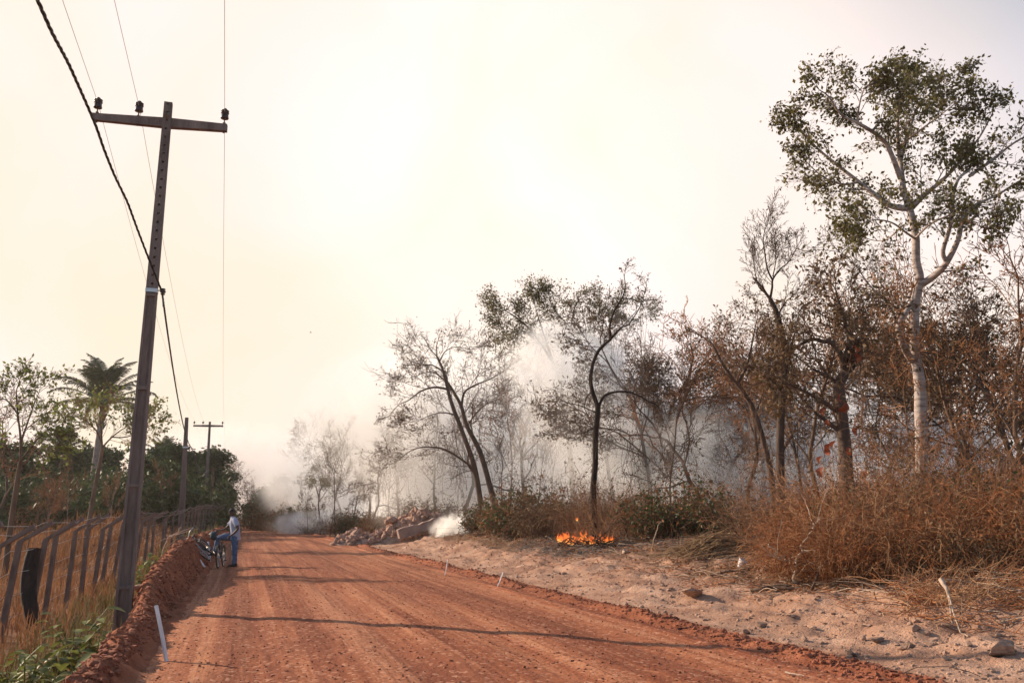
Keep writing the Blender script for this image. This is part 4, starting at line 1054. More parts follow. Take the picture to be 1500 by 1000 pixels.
for a in (  # kind, px, py, depth, top, label
    ('leafy', 905, 760, 40, 425, 'dark leafy tree whose crown shows right behind the charred tree', None, .9),
    ('leafy', 972, 755, 34, 452, 'dark brown-leaved tree right of the charred tree', None, 1.0),
    ('twist', 1030, 752, 31, 470, 'vine-hung tree with a leaning trunk midway between charred and bare trees', None, 1.0),
    ('spread', 1052, 750, 36, 448, 'spreading bare tree behind the vine-hung leaning one', None, 1.0),
    ('spread_b', 1090, 745, 30, 432, 'reddish bare tree left of the tall slender leafless tree', None, .9),
    ('tall', 1180, 740, 29, 425, 'thin upright tree between the tall leafless one and the contorted one', None, 1.0),
    ('spread_b', 1212, 738, 27, 405, 'round-topped bare crown behind the contorted tree', 1.2, .95),
    ('leafy', 1190, 740, 33, 470, 'dark-leaved tree low behind the contorted tree', None, 1.0),
    ('twist', 1290, 735, 26, 440, 'twisting vine-hung tree just left of the pale trunk', None, .9),
    ('twist_b', 1312, 735, 22, 505, 'brown twisted small tree hard against the left of the pale trunk', None, .9),
    ('spread', 1385, 735, 27, 400, 'dark spreading tree just right of the pale trunk', None, .9),
    ('leafy', 1432, 730, 24, 390, 'leafy dark tree second to the right of the pale trunk', None, 1.0),
    ('spread_b', 1425, 730, 20, 335, 'tall reddish bare tree reaching the pale tree\'s lower right branches', None, .75),
    ('twist_b', 1470, 730, 19, 330, 'reddish twisted tree near the right edge of the picture', None, .9),
    ('spread', 1462, 730, 27, 415, 'dark spreading tree at the right edge behind the reddish ones', None, .85),
    ('leafy', 1510, 730, 22, 330, 'leafy tree cut by the right edge of the picture', None, 1.0),
    ('spread_b', 1530, 730, 19, 300, 'bare reddish tree mostly outside the right edge', None, .8),
    ('leafy', 948, 758, 37, 446, 'leafy tree second to the right behind the charred tree', None, 1.0),
    ('spread_b', 1003, 755, 33, 452, 'reddish bare tree filling the row right of the dark brown-leaved one', None, 1.0),
    ('twist', 1062, 752, 33, 446, 'crooked tree with a high tangled crown left of the reddish bare one', None, .9),
    ('tall', 985, 755, 30, 500, 'thin upright stem just left of the vine-hung leaning tree', None, .9),
    ('ever', 975, 752, 42, 600, 'dense dark bushy tree low in the smoke right of the charred tree', None, .75),
    ('tall_b', 748, 752, 55, 545, 'thin grey tree in the smoke right of the leaning pair', None, 1.0),
    ('spread', 770, 752, 58, 470, 'pale spreading tree dissolving in smoke left of the canopy tree', None, 1.0),
    ('pole_tree', 785, 755, 50, 560, 'thin straight stem in the smoke under the canopy tree\'s left side', None, 1.0),
    ('pole_tree', 805, 755, 48, 575, 'thin straight stem in the smoke directly under the canopy tree', None, 1.0),
    ('pole_tree', 735, 752, 50, 590, 'thin bent stem in the smoke next to the thicker leaning tree', None, 1.0),
    ('twist', 680, 750, 62, 505, 'hazy tree crown rising behind the top of the leaning pair', None, 1.0),
    ('leafy', 640, 752, 64, 560, 'hazy leafy tree behind the arch of the leaning tree', None, .9),
    ('leafy', 570, 756, 60, 575, 'ivy-smothered trunk like a leafy column behind the left rubble', None, .30),
    ('spread', 583, 756, 66, 548, 'tall hazy tree just right of the ivy-smothered trunk', None, 1.0),
    ('twist', 545, 758, 64, 600, 'dark crooked tree just left of the ivy-smothered trunk', None, .8),
    ('canopy', 540, 757, 78, 575, 'pale round-crowned tree fading in smoke above the left rubble', None, 1.2),
    ('pole_tree', 484, 766, 70, 625, 'first of two bright straight trunks left of the rubble', None, 1.0),
    ('pole_tree', 492, 766, 69, 610, 'second of two bright straight trunks left of the rubble', None, 1.0),
    ('canopy', 470, 765, 80, 650, 'flat-crowned dark tree behind the two bright straight trunks', None, 1.1),
    ('pole_tree', 452, 770, 74, 690, 'single dark stem standing alone left of the bright trunks', None, 1.0),
    ('leafy', 515, 760, 72, 660, 'leafy small tree between the bright trunks and the ivy-smothered trunk', None, .8),
    ('spread', 505, 762, 95, 590, 'very pale tall tree almost lost in smoke above the bright trunks', None, 1.0),
    ('ever_b', 390, 774, 112, 700, 'greyish bushy tree at the right of the road end', None, 1.0),
    ('leafy', 378, 774, 126, 695, 'smoky tree crown at the very end of the road', None, 1.0),
    ('leafy', 425, 772, 96, 690, 'brownish bushy tree on the right roadside before its end', None, .9),
    ('twist', 445, 770, 90, 700, 'crooked dark tree with side crown left of the dark stem', None, .9),
    ('spread', 1005, 750, 46, 455, 'far bare tree filling the gap behind the dark brown-leaved tree', None, 1.0),
    ('tall', 930, 752, 50, 480, 'smoky upright tree seen past the charred tree\'s right arm', None, 1.0),
    ('spread', 1120, 745, 44, 470, 'far bare tree filling the gap behind the tall slender leafless tree', None, 1.1),
    ('leafy', 1255, 738, 40, 430, 'far dark tree filling the gap right of the contorted tree', None, 1.1),
    ('spread', 1330, 735, 38, 410, 'far bare tree straight behind the pale trunk', None, 1.1),
    ('leafy', 1400, 733, 36, 385, 'far dark tree behind the spreading one right of the pale trunk', None, 1.1),
    ('twist', 1485, 730, 30, 350, 'far twisted tree behind the dark spreading one at the right edge', None, 1.1),
):
    plant_tree(a[0], a[1], a[2], a[3], a[4], a[5], a[6], G, 0, a[7])
# deep in the smoke nothing tells them apart
for k in range(26):
    X = RNG.uniform(22, 62); Y = RNG.uniform(26, 120)
    key = RNG.choice(['spread', 'tall', 'twist', 'leafy', 'canopy', 'spread_b'])
    pr_ = PROTO[key]; s = RNG.uniform(9, 12)/pr_['top']
    copy_tree(pr_['root'], (X, Y, hz(X, Y)-.05), RNG.uniform(0, 6.28), s, 'hazy tree deep inside the smoking forest', 'hazy trees deep in the forest')

# --- left side: the evergreen wood, the palm, the young trees in the grass
GL = 'trees beyond the concrete fence'
for a in (
    ('ever', 20, 748, 64, 668, 'dense green tree at the left edge behind the young bare tree', None, 1.3),
    ('ever_b', 62, 748, 70, 676, 'low rounded green tree second from the left edge', None, 1.4),
    ('ever', 100, 748, 90, 655, 'darker taller green tree left of the palm', None, 1.0),
    ('ever_b', 128, 750, 92, 662, 'green tree whose foliage fills in around the palm trunk', None, 1.2),
    ('ever', 165, 750, 90, 662, 'dark green tree just right of the palm trunk', None, 1.2),
    ('ever_b', 205, 752, 66, 672, 'green tree partly hidden by the nearest power pole', None, 1.3),
    ('ever', 238, 755, 78, 654, 'tall dense green tree right of the nearest power pole', None, 1.2),
    ('ever_b', 262, 760, 84, 660, 'dense green tree behind the short bare pole', None, 1.2),
    ('ever', 285, 764, 92, 672, 'darkest green tree just left of the second crossarm pole', None, 1.1),
    ('ever_b', 300, 766, 110, 690, 'hazy green tree behind the second crossarm pole', None, 1.1),
    ('spread', 318, 768, 118, 672, 'bare hazy tree with a wide crown right of the second crossarm pole', .5, 1.25),
    ('spread_b', 308, 768, 135, 665, 'smoky grey tree behind the wide-crowned bare one', None, 1.2),
    ('leafy', 338, 770, 150, 715, 'faint smoky tree on the left of the road end', None, 1.1),
    ('tall_b', 70, 770, 40, 665, 'bare thin sapling in the dry grass behind the fence', None, .8),
    ('tall_b', 100, 765, 48, 660, 'grey leafless sapling beside the palm in the dry grass', None, .8),
    ('tall_b', 160, 765, 46, 668, 'leafless pale sapling seen left of the nearest pole', None, .8),
    ('spread_b', -15, 770, 46, 545, 'bare reddish tree cut by the left edge', None, 1.0),
    ('tall_b', 238, 765, 60, 668, 'leafless pale-limbed tree against the green right of the nearest pole', None, 1.1),
    ('ever', -30, 750, 70, 650, 'green tree mostly outside the left edge', None, 1.2),
    ('spread_b', 48, 775, 34, 690, 'small brown leafless tree among the grass near the left edge', None, .8),
):
    plant_tree(a[0], a[1], a[2], a[3], a[4], a[5], a[6], GL, 0, a[7])

K_S = dict(K_SPREAD, levels=3, num=[4, 4, 3], woodlev=-1, seg=[.25, .2, .16, .13], leaflev=2, ratio=.58)
SB = on(15, 785, 27); sp_ = chain(SB, 27.0); t7 = Tree(71, .006)
add_limbs(t7, sp_, [
    ([(13, 788), (20, 740), (26, 700), (30, 676)], .085, .062, 0),
    ([(30, 676), (30, 640), (26, 606), (24, 575), (28, 560)], .045, .010, 9),
    ([(26, 606), (14, 590), (4, 584), (-10, 590)], .03, .008, 6),
    ([(30, 650), (40, 620), (50, 592), (58, 572)], .035, .008, 8),
    ([(30, 676), (46, 654), (58, 640), (74, 636), (88, 640)], .035, .008, 8),
    ([(30, 676), (16, 664), (6, 652), (-6, 650)], .03, .008, 5),
    ([(44, 656), (60, 650), (72, 655)], .02, .007, 4)], K_S, (.5, 1.0), .4)
t7.build('young_tree', 'slender open tree with small green leaves at the left edge', 'tree', SB, M_BARK_B, M_TWIG_D, M_LEAF_GN, per=1, size=.13, spread=.06, keep=.30, group=GL, aspect=.55)
SB = on(134, 762, 44); sp_ = chain(SB, 44.0); t8 = Tree(72, .008)
add_limbs(t8, sp_, [
    ([(130, 765), (138, 720), (146, 680), (150, 655)], .11, .085, 0),
    ([(150, 655), (142, 632), (128, 618), (112, 610)], .05, .012, 8),
    ([(150, 655), (148, 626), (146, 606)], .05, .012, 7),
    ([(150, 655), (164, 640), (180, 628), (200, 616)], .05, .012, 8),
    ([(164, 640), (184, 640), (206, 632), (222, 622)], .04, .010, 7)], K_S, (.8, 1.6), .4)
t8.build('young_tree', 'slim tree with yellow-green leaves in front of the palm', 'tree', SB, M_BARK_B, M_TWIG_B, M_LEAF_GN, per=1, size=.18, spread=.09, keep=.42, group=GL, aspect=.55)

# the palm: ringed trunk, arching fronds of many leaflets, a hanging dead frond
PD = 82.0
PB = on(131, 748, PD); crown_c = P(151, 592, PD) - PB
palm = thing('palm_tree', 'tall palm with a leaning trunk and feathery fronds', 'palm tree', PB)
b = MB(); pts = smooth_path([np.zeros(3), np.array(P(137, 700, PD)-PB), np.array(P(145, 640, PD)-PB), np.array(crown_c)], 8)
b.tube(pts, [.36+.03*(i % 2) - .006*i for i in range(len(pts))], 10); b.build('trunk', M_BARK_G, palm)
def frond(rng, L=5.2):
    b = MB(); n = 15; th = rng.uniform(-.1, .1)
    mid = [np.array([0, 0, 0.0])]; an = rng.uniform(.15, .3)
    for i in range(n):
        a = 1.42 - an*.2 - 1.45*(i/n)**2.0*rng.uniform(.8, 1.0)
        mid.append(mid[-1] + L/n*np.array([math.cos(a), th*.2, math.sin(a)]))
    mid = np.array(mid); b.tube(mid, np.linspace(.05, .012, n+1), 4)
    for i in range(2, n*3+1):
        t = i/(n*3); k = min(int(t*n), n-1); p = mid[k]+(mid[k+1]-mid[k])*(t*n-k)
        d = mid[k+1]-mid[k]; d /= np.linalg.norm(d)
        ll = 1.25*math.sin(math.pi*(.12+.85*t))**.7
        for s in (-1, 1):
            e = d*.65 + np.array([0, s*1.0, 0]) + np.array([0, 0, .2-.3*rng.random()]); e /= np.linalg.norm(e)
            q = p+e*ll*.55; tip = p+e*ll+np.array([0, 0, -.35*ll])
            w = d*.06
            b.add([p-w, p+w, q+w*.9, q-w*.9, tip], [(0, 1, 2, 3)]); b.add([q-w*.9, q+w*.9, tip], [(0, 1, 2)])
    return b
prg = random.Random(12)
fm = [frond(prg).mesh('frond', M_PALM) for _ in range(4)]
for k in range(36):
    o = link('frond', fm[k % 4], palm); o.location = crown_c
    tilt = [-.2, -.05, .2, .5, .85, 1.1][k % 6]
    o.rotation_euler = (prg.uniform(-.2, .2), tilt+prg.uniform(-.1, .1), k*2.4+prg.uniform(-.3, .3)); o.scale = (prg.uniform(.8, 1.05),)*3
o = link('dead_frond', frond(prg, 3.2).mesh('dead_frond', M_LEAF_BR), palm); o.location = crown_c; o.rotation_euler = (0, 1.5, -1.2); o.scale = (.6, .5, .6)
b = MB()
for k in range(40):
    a = prg.uniform(0, 6.28); z = prg.uniform(-2.6, .2); r = .26
    b.tube([(math.cos(a)*r*.7, math.sin(a)*r*.7, z), (math.cos(a)*(r+.2), math.sin(a)*(r+.2), z+.5)], [.07, .03], 4)
o = b.build('leaf_base', M_BARK_B, palm); o.location = crown_c; o['kind'] = 'stuff'
# two lesser palms in the green wood
for px, d, top, lab in ((84, 88, 640, 'small dark palm top sticking out of the wood left of the big palm'), (232, 105, 655, 'hazy palm top above the green trees right of the nearest pole'), (305, 130, 668, 'faint palm in the haze behind the second crossarm pole')):
    base = on(px, 752, d); hgt = P(px, top, d).z-base.z
    c = copy_tree(palm, base, prg.uniform(0, 6.28), hgt/(crown_c.z+2.6), lab)
# ------------------------------------------------------------------ shrubs, thicket, undergrowth, grass
def bush_mesh(name, seed, n, Rb, hgt, mats, leaves, leaf_size, arch=.9, minr=.005, twigs=5, lean=(0, 0), leaf_mats=(1,), pale=0.0):
    """a tangle: stems that leave the ground in a patch, arch over and fork into twigs"""
    rng = np.random.RandomState(seed); b = MB(); lp_ = []
    for k in range(n):
        a = rng.uniform(0, 6.28); rr = Rb*math.sqrt(rng.rand()); p = np.array([rr*math.cos(a), rr*math.sin(a), -.08])
        out = np.array([math.cos(a), math.sin(a), 0])*rng.uniform(.1, .8) + np.array([lean[0], lean[1], 0])
        d = out + np.array([0, 0, 1.3]) + rng.normal(0, .25, 3); d /= np.linalg.norm(d)
        L = hgt*rng.uniform(.55, 1.25)*(1.1-.4*rr/Rb); m_ = 9; pts = [p]
        for i in range(m_):
            d = d + rng.normal(0, .16, 3); d[2] -= arch*.22*(i/m_); d /= np.linalg.norm(d)
            p = p + d*L/m_
            if p[2] < .02: p[2] = .02+.05*rng.rand()
            pts.append(p)
        pts = np.array(pts); r0 = rng.uniform(.005, .011)*max(1, minr/.005); sm = 0 if rng.rand() > pale else len(mats)-1
        b.tube(pts, np.linspace(r0, minr*.7, m_+1), 3, sm, False)
        for q in range(twigs):
            i = rng.randint(2, m_); e = pts[i]; dd = rot_to(pts[i]-pts[i-1], rng.uniform(.4, 1.3), rng.uniform(0, 6.28)); tp = [e]
            l2 = L*rng.uniform(.18, .42)
            for j in range(4):
                dd = dd + rng.normal(0, .22, 3); dd[2] -= .06*arch; dd /= np.linalg.norm(dd); e = e+dd*l2/4; e = np.array([e[0], e[1], max(e[2], .02)]); tp.append(e)
            b.tube(tp, np.linspace(minr*.9, minr*.4, 5), 3, sm, False); lp_ += tp[1:]
        lp_ += list(pts[4:])
    if leaves:
        lp_ = np.array(lp_)
        for q, mi in enumerate(leaf_mats):
            pk = lp_[rng.randint(0, len(lp_), leaves//len(leaf_mats))] + rng.normal(0, .05, (leaves//len(leaf_mats), 3))
            leaf_quads(b, pk, leaf_size, rng, mi, .3, .5)
    return b.mesh(name, mats)
BM = {
 'dry': bush_mesh('dry_tangle', 1, 460, 1.5, 2.1, [M_BRUSH, M_LEAF_BR, M_BRUSHP], 2600, .075, 1.5, minr=.0045, pale=.3),
 'dry_b': bush_mesh('dry_tangle', 2, 420, 1.4, 1.9, [M_BRUSH, M_LEAF_BR, M_BRUSHP], 3200, .07, 2.1, minr=.0045, pale=.22),
 'thin': bush_mesh('bare_tangle', 3, 90, 1.1, 2.6, [M_TWIG_B, M_LEAF_DK, M_BRUSHP], 500, .08, .8, pale=.2),
 'thin_b': bush_mesh('bare_tangle', 4, 70, 1.2, 3.0, [M_TWIG_D, M_LEAF_DK], 420, .09, 1.0),
 'green': bush_mesh('green_tangle', 5, 130, 1.1, 2.0, [M_TWIG_D, M_LEAF_EV, M_LEAF_DK, M_LEAF_BR], 6000, .13, .8, leaf_mats=(1, 1, 2, 3)),
 'wood': bush_mesh('green_tangle', 15, 120, 1.1, 1.9, [M_TWIG_D, M_LEAF_EV], 6500, .14, .8),
 'brown': bush_mesh('brown_tangle', 6, 190, 1.2, 1.8, [M_TWIG_B, M_LEAF_DK], 3000, .10, 1.0),
}
def shrub(key, px, py, d, label, s=1.0, rz=None, name='dry_shrub', group='shrubs along the forest edge', sz=None, cat='shrub'):
    o = link(name, BM[key]); o.location = on(px, py, d, -.03); o.rotation_euler = (0, 0, RNG.uniform(0, 6.28) if rz is None else rz)
    o.scale = (s, s, s*(sz or 1.0)); return tag(o, label, cat, group)
# the big russet thicket in front of the pale tree
TG = 'dry shrubs of the big russet thicket'
for a in (
    ('dry', 1203, 835, 16.6, 'russet shrub at the left front corner of the big thicket', .62),
    ('dry_b', 1248, 845, 15.9, 'russet shrub beside the left corner of the big thicket', .72),
    ('dry', 1290, 845, 15.4, 'dense russet shrub at the front of the thicket below the pale trunk', .78),
    ('dry_b', 1345, 838, 15.0, 'dark-hollowed russet shrub right of the front below the pale trunk', .80),
    ('dry', 1400, 825, 14.9, 'russet shrub third from the right in the front of the thicket', .72),
    ('dry_b', 1455, 815, 14.9, 'russet shrub second from the right in the front of the thicket', .85),
    ('dry', 1510, 812, 14.6, 'russet shrub cut by the right edge of the picture', .85),
    ('dry', 1222, 800, 18.2, 'tall russet shrub behind the left corner of the thicket', .75),
    ('dry_b', 1268, 800, 17.6, 'tall russet shrub left of the pale trunk\'s foot', .95),
    ('thin', 1290, 800, 16.6, 'airy wiry shrub standing up in front of the pale trunk', .95),
    ('dry', 1332, 800, 17.6, 'tall russet shrub covering the pale trunk\'s foot', .80),
    ('dry_b', 1395, 800, 17.4, 'tall russet shrub just right of the pale trunk\'s foot', 1.1),
    ('thin', 1420, 800, 16.6, 'wiry shrub with upright stems right of the pale trunk', 1.25),
    ('dry', 1455, 795, 17.2, 'tall russet shrub under the reddish trees on the right', 1.05),
    ('thin_b', 1490, 795, 17.6, 'wiry dark shrub at the right edge above the thicket', 1.2),
    ('thin', 1230, 790, 19.5, 'wiry brown shrub round the foot of the contorted tree', 1.1),
    ('brown', 1310, 842, 14.7, 'leafier brown shrub low in the front of the thicket', .5),
    ('brown', 1425, 830, 14.0, 'leafy dark-brown shrub low at the right front of the thicket', .6),
    ('green', 1275, 805, 17.0, 'leafier greenish shrub buried in the left half of the thicket', .7),
    ('green', 1440, 800, 16.2, 'dark leafy shrub buried in the right half of the thicket', .8),
    ('thin_b', 1365, 820, 15.2, 'dark wiry stems rising from the middle of the thicket', .8),
    ('thin', 1250, 820, 16.2, 'pale wiry stems rising from the left part of the thicket', .75),
):
    shrub(a[0], a[1], a[2], a[3], a[4], a[5], None, 'thicket_shrub', TG)
EG = 'shrubs along the forest edge'
for a in (
    ('green', 1000, 785, 27, 'dark green-brown shrub in front of the vine-hung tree', .95, None, 'leafy_shrub'),
    ('brown', 965, 790, 28.5, 'brown bramble at the left of the dark green-brown shrub', .7),
    ('thin', 1040, 785, 28, 'wiry bare shrub at the right of the dark green-brown shrub', .9),
    ('green', 1098, 780, 25, 'thin-leaved greenish shrub in front of the low white smoke', .62, None, 'leafy_shrub'),
    ('thin_b', 1075, 780, 27, 'dark wiry shrub before the low white smoke', .9),
    ('green', 772, 785, 37, 'big dark bush left of the fire, leafy to the ground', 1.15, None, 'leafy_shrub'),
    ('brown', 800, 790, 34, 'brown dry bush touching the left end of the flames', .85),
    ('brown', 745, 785, 38, 'brown dry bush left of the big dark one', .8),
    ('green', 712, 782, 42, 'small dark leafy bush beside the white ground smoke', .75, None, 'leafy_shrub'),
    ('brown', 722, 782, 44, 'small brown bush at the foot of the arching tree', .8),
    ('brown', 632, 760, 60, 'rounded brown bush right behind the rubble pile', 1.35),
    ('thin', 600, 765, 62, 'bare twiggy shrub behind the middle of the rubble', 1.2),
    ('thin_b', 905, 785, 31, 'bare dark twigs standing right of the flames', .8),
    ('thin', 935, 785, 30.5, 'low bare tangle of sticks right of the flames', .75),
    ('thin_b', 825, 785, 33, 'tall bare wiry shrub just left of the charred tree', 1.25),
    ('thin', 850, 782, 36, 'pale bare shrub behind the flames', 1.0),
    ('brown', 560, 768, 64, 'brown shrub at the foot of the ivy-smothered trunk', 1.0),
    ('green', 520, 768, 72, 'dark leafy shrub under the small leafy tree', 1.1, None, 'leafy_shrub'),
    ('brown', 505, 770, 74, 'brown shrub beside the two bright straight trunks', 1.1),
    ('brown', 470, 772, 80, 'reddish shrub between the dark stem and the bright trunks', 1.2),
    ('green', 440, 774, 86, 'olive shrub left of the lone dark stem', 1.6, None, 'leafy_shrub'),
    ('brown', 418, 776, 92, 'brown-green shrub on the right roadside where smoke begins', 1.9),
    ('green', 400, 776, 100, 'dusty green shrub near the end of the road on the right', 2.0, None, 'leafy_shrub'),
    ('brown', 385, 776, 112, 'smoky brown shrub at the very end of the right roadside', 2.1),
    ('thin', 838, 798, 28.6, 'low dry twigs in front of the left flames', .30),
    ('thin_b', 884, 800, 27.4, 'low dark twigs in front of the right flames', .26),
    ('thin', 1130, 782, 22.5, 'wiry shrub at the foot of the tall slender leafless tree', .8),
    ('thin_b', 1160, 790, 20.5, 'dark wiry shrub left of the russet thicket', .9),
):
    shrub(*a[:6], *( [None, a[7]] if len(a) > 7 else []))
for k in range(26):       # more bare brush further in, nothing tells it apart
    px = RNG.uniform(700, 1500); d = RNG.uniform(27, 46) + (16 if px < 850 else 0)
    shrub(RNG.choice(['thin', 'thin_b', 'thin', 'brown']), px, 770, d, 'bare wiry brush growing among the trunks in the smoke', RNG.uniform(.7, 1.2), None, 'wiry_brush', 'bare brush among the trunks')
for px, d, s, lab in ((-10, 58, 2.6, 'dark green bush under the trees at the left edge'), (30, 60, 2.4, 'dark green bush behind the young grey tree'), (72, 62, 2.5, 'dark green bush below the low rounded tree'),
        (108, 90, 3.2, 'dark green bush left of the palm trunk'), (150, 90, 3.2, 'dark green bush right of the palm trunk'), (188, 60, 2.4, 'dark green bush seen just left of the nearest pole'),
        (222, 64, 2.6, 'dark green bush just right of the nearest pole'), (246, 72, 2.7, 'dark green bush left of the short bare pole'), (268, 80, 2.9, 'dark green bush behind the short bare pole'),
        (288, 88, 2.0, 'dark green bush left of the second crossarm pole\'s foot'), (308, 104, 1.7, 'dark green bush behind the second crossarm pole\'s foot'), (318, 118, 1.6, 'hazy green bush right of the second crossarm pole\'s foot')):
    shrub('wood', px, 760, d, lab, s, None, 'leafy_bush', 'green bushes at the foot of the wood', 1.0, 'bush')
# fine dead stems and litter on the forest floor
def stems(name, m, n, xr, yr, hl, label, seed, r=.005, arch=.3, dens=None, flat=False, seg=5):
    rng = np.random.RandomState(seed); X = rng.uniform(*xr, n); Y = yr[0]*(yr[1]/yr[0])**rng.rand(n)
    if dens is not None:
        k = rng.rand(n) < dens(X, Y); X, Y = X[k], Y[k]
    Z = H(X, Y); b = MB(); hh = rng.uniform(*hl, len(X))
    for x, y, z, L in zip(X, Y, Z, hh):
        d = rng.normal(0, .35, 3) + np.array([0, 0, 1.0]) if not flat else np.array([rng.normal(), rng.normal(), rng.uniform(0, .25)]); d /= np.linalg.norm(d)
        p = np.array([x, y, z-.03 if not flat else z+.015]); pts = [p]
        for i in range(seg):
            d = d + rng.normal(0, .14, 3); d[2] -= arch*.2*(i/seg); d /= np.linalg.norm(d); p = p+d*L/seg
            if flat: p[2] = min(max(p[2], z), z+.12)
            pts.append(p)
        b.tube(pts, np.linspace(r*1.2, r*.6, seg+1), 3, 0, False)
    o = b.build(name, m); return tag(o, label, kind='stuff')
edge = lambda X, Y: sstep(8.7, 10.6, X + 1.2*vnoise(Y*.3, Y*0, 70) - .8*sstep(25, 45, Y))
stems('undergrowth', M_TWIG_B, 3000, (11.5, 34), (11, 80), (.3, 1.7), 'thin dead stems of the forest undergrowth', 3, .0055, .6, edge)
stems('fallen_twigs', M_PALESTICK, 3600, (8.6, 18), (8.5, 70), (.2, 1.0), 'pale fallen twigs littering the forest edge', 4, .0075, 0, lambda X, Y: edge(X+1.0, Y), True, 4)
stems('twig_litter', M_BRUSH, 5200, (8.2, 15), (8.5, 40), (.12, .5), 'russet bits of straw and twig at the forest edge', 5, .005, 0, lambda X, Y: edge(X+1.3, Y), True, 3)
def leaf_litter():
    rng = np.random.RandomState(9); n = 9000; X = rng.uniform(9, 22, n); Y = 9*(60/9)**rng.rand(n); k = rng.rand(n) < edge(X+.8, Y); X, Y = X[k], Y[k]
    b = MB(); leaf_quads(b, np.stack([X, Y, H(X, Y)+.015], -1), .09, rng, 0, 0, .55)
    tag(b.build('leaf_litter', M_LEAF_BR), 'dead brown leaves lying along the forest edge', kind='stuff')
leaf_litter()
# dry grass of the field: tufts of bent blades
def grass(name, m, n, xr, yr, hl, label, seed, w=.008, dens=None):
    rng = np.random.RandomState(seed); X = xr[0]+(xr[1]-xr[0])*rng.rand(n); Y = yr[0]*(yr[1]/yr[0])**rng.rand(n)
    cx = rng.normal(0, .06, n); X = X + cx
    if dens is not None:
        k = rng.rand(n) < dens(X, Y); X, Y = X[k], Y[k]
    n = len(X); Z = H(X, Y); h = rng.uniform(*hl, n)*(.7+.8*(vnoise(X*.6, Y*.6, 88)+.5)); a = rng.uniform(0, 6.28, n); le = rng.uniform(.1, .75, n)*h
    w = w*(1+Y/22)
    dx, dy = np.cos(a), np.sin(a); px_, py_ = -dy*w, dx*w
    base = np.stack([X, Y, Z-.03], -1); sd = np.stack([px_, py_, 0*w], -1); mid = base + np.stack([dx*le*.35, dy*le*.35, h*.6], -1); tip = base + np.stack([dx*le, dy*le, h*(1-.25*le/h)], -1)
    V = np.stack([base-sd, base+sd, mid+sd*.8, mid-sd*.8, tip], 1).reshape(-1, 3); i = np.arange(n)*5
    b = MB(); b.n = 0; b.V = [V]; b.n = len(V)
    b.F[4].append(np.stack([i, i+1, i+2, i+3], -1)); b.M[4].append(np.zeros(n, np.int32)); b.F[3].append(np.stack([i+3, i+2, i+4], -1)); b.M[3].append(np.zeros(n, np.int32))
    return tag(b.build(name, m), label, kind='stuff')
M_GRASS = mat('dry_grass', (0.16, 0.066, 0.028), (0.36, 0.175, 0.08), .9, .85, trans=.3)
M_GRASSG = mat('weedy_grass', (0.10, 0.095, 0.030), (0.24, 0.19, 0.075), 1.2, .8, trans=.3)
grass('dry_grass', M_GRASS, 62000, (-26, -2.9), (8.5, 75), (.16, .56), 'tall russet dry grass filling the field behind the fence', 1, .006, lambda X, Y: .9-.45*sstep(-4.2, -3.2, X)*(1-sstep(18, 26, Y)))
grass('dry_grass', M_GRASS, 16000, (-48, -6), (35, 110), (.5, 1.1), 'dry grass reaching back to the green wood', 2, .008)
grass('roadside_weeds', M_GRASSG, 9000, (-3.6, -1.75), (9, 75), (.10, .45), 'weedy grass on the field side of the soil bank', 3, .004, lambda X, Y: np.clip(1.6*(vnoise(X*.7, Y*.35, 91)+.28), 0, 1))
grass('verge_straw', M_STRAW, 3000, (9.2, 15), (9, 45), (.06, .30), 'short straw at the edge of the sandy verge', 4, .003, lambda X, Y: edge(X+1, Y)*np.clip(2*(vnoise(X*.8, Y*.6, 92)+.3), 0, 1))

# leafy weeds by the bank: each leaf its own piece
def leaf_mesh(name, L, w, m, fold=.15):
    V = []; n = 4
    for i in range(n+1):
        t = i/n; ww = w*math.sin(math.pi*(.06+.90*t))**.8; z = -.35*L*t*t
        V += [(t*L, -ww, z+ww*fold*2), (t*L, 0, z), (t*L, ww, z+ww*fold*2)]
    b = MB(); b.add(V, [(3*i+k, 3*i+k+3, 3*i+k+4, 3*i+k+1) for i in range(n) for k in (0, 1)]); return b.mesh(name, m)
LM = [leaf_mesh('leaf', .21, .052, M_LEAF_GN), leaf_mesh('leaf', .17, .05, M_LEAF_GN), leaf_mesh('leaf', .30, .055, M_LEAF_GN)]
def weed(label, base, hgt, n, seed, kind=0, spread=.5, group='green weeds below the soil bank'):
    rng = random.Random(seed); root = thing('leafy_weed', label, 'plant', base, 0, group); b = MB()
    for k in range(n):
        a = k*2.4+rng.uniform(-.4, .4); o_ = rng.uniform(.1, 1)*spread; h = hgt*rng.uniform(.55, 1.05)
        pts = [Vector((0, 0, -.05)), Vector((math.cos(a)*o_*.35, math.sin(a)*o_*.35, h*.55)), Vector((math.cos(a)*o_, math.sin(a)*o_, h))]
        pts = smooth_path(pts, 4); b.tube(pts, np.linspace(.010, .004, len(pts)), 4)
        for q in range(5 if kind != 2 else 4):
            f = len(pts)-1 - q*(len(pts)-2)/6.0; i = int(f); p = pts[i]
            for s in ((-1, 1) if kind == 0 and q else (1,)):
                lf = link('leaf', LM[kind], root); lf.location = p
                lf.rotation_euler = (rng.uniform(-.3, .3), rng.uniform(-.5, .35), a + s*(1.1 if q else .2) + rng.uniform(-.5, .5) + (q*2.1 if kind else 0)); sc_ = rng.uniform(.7, 1.15); lf.scale = (sc_,)*3
    b.build('stem', M_LEAF_GN, root); return root
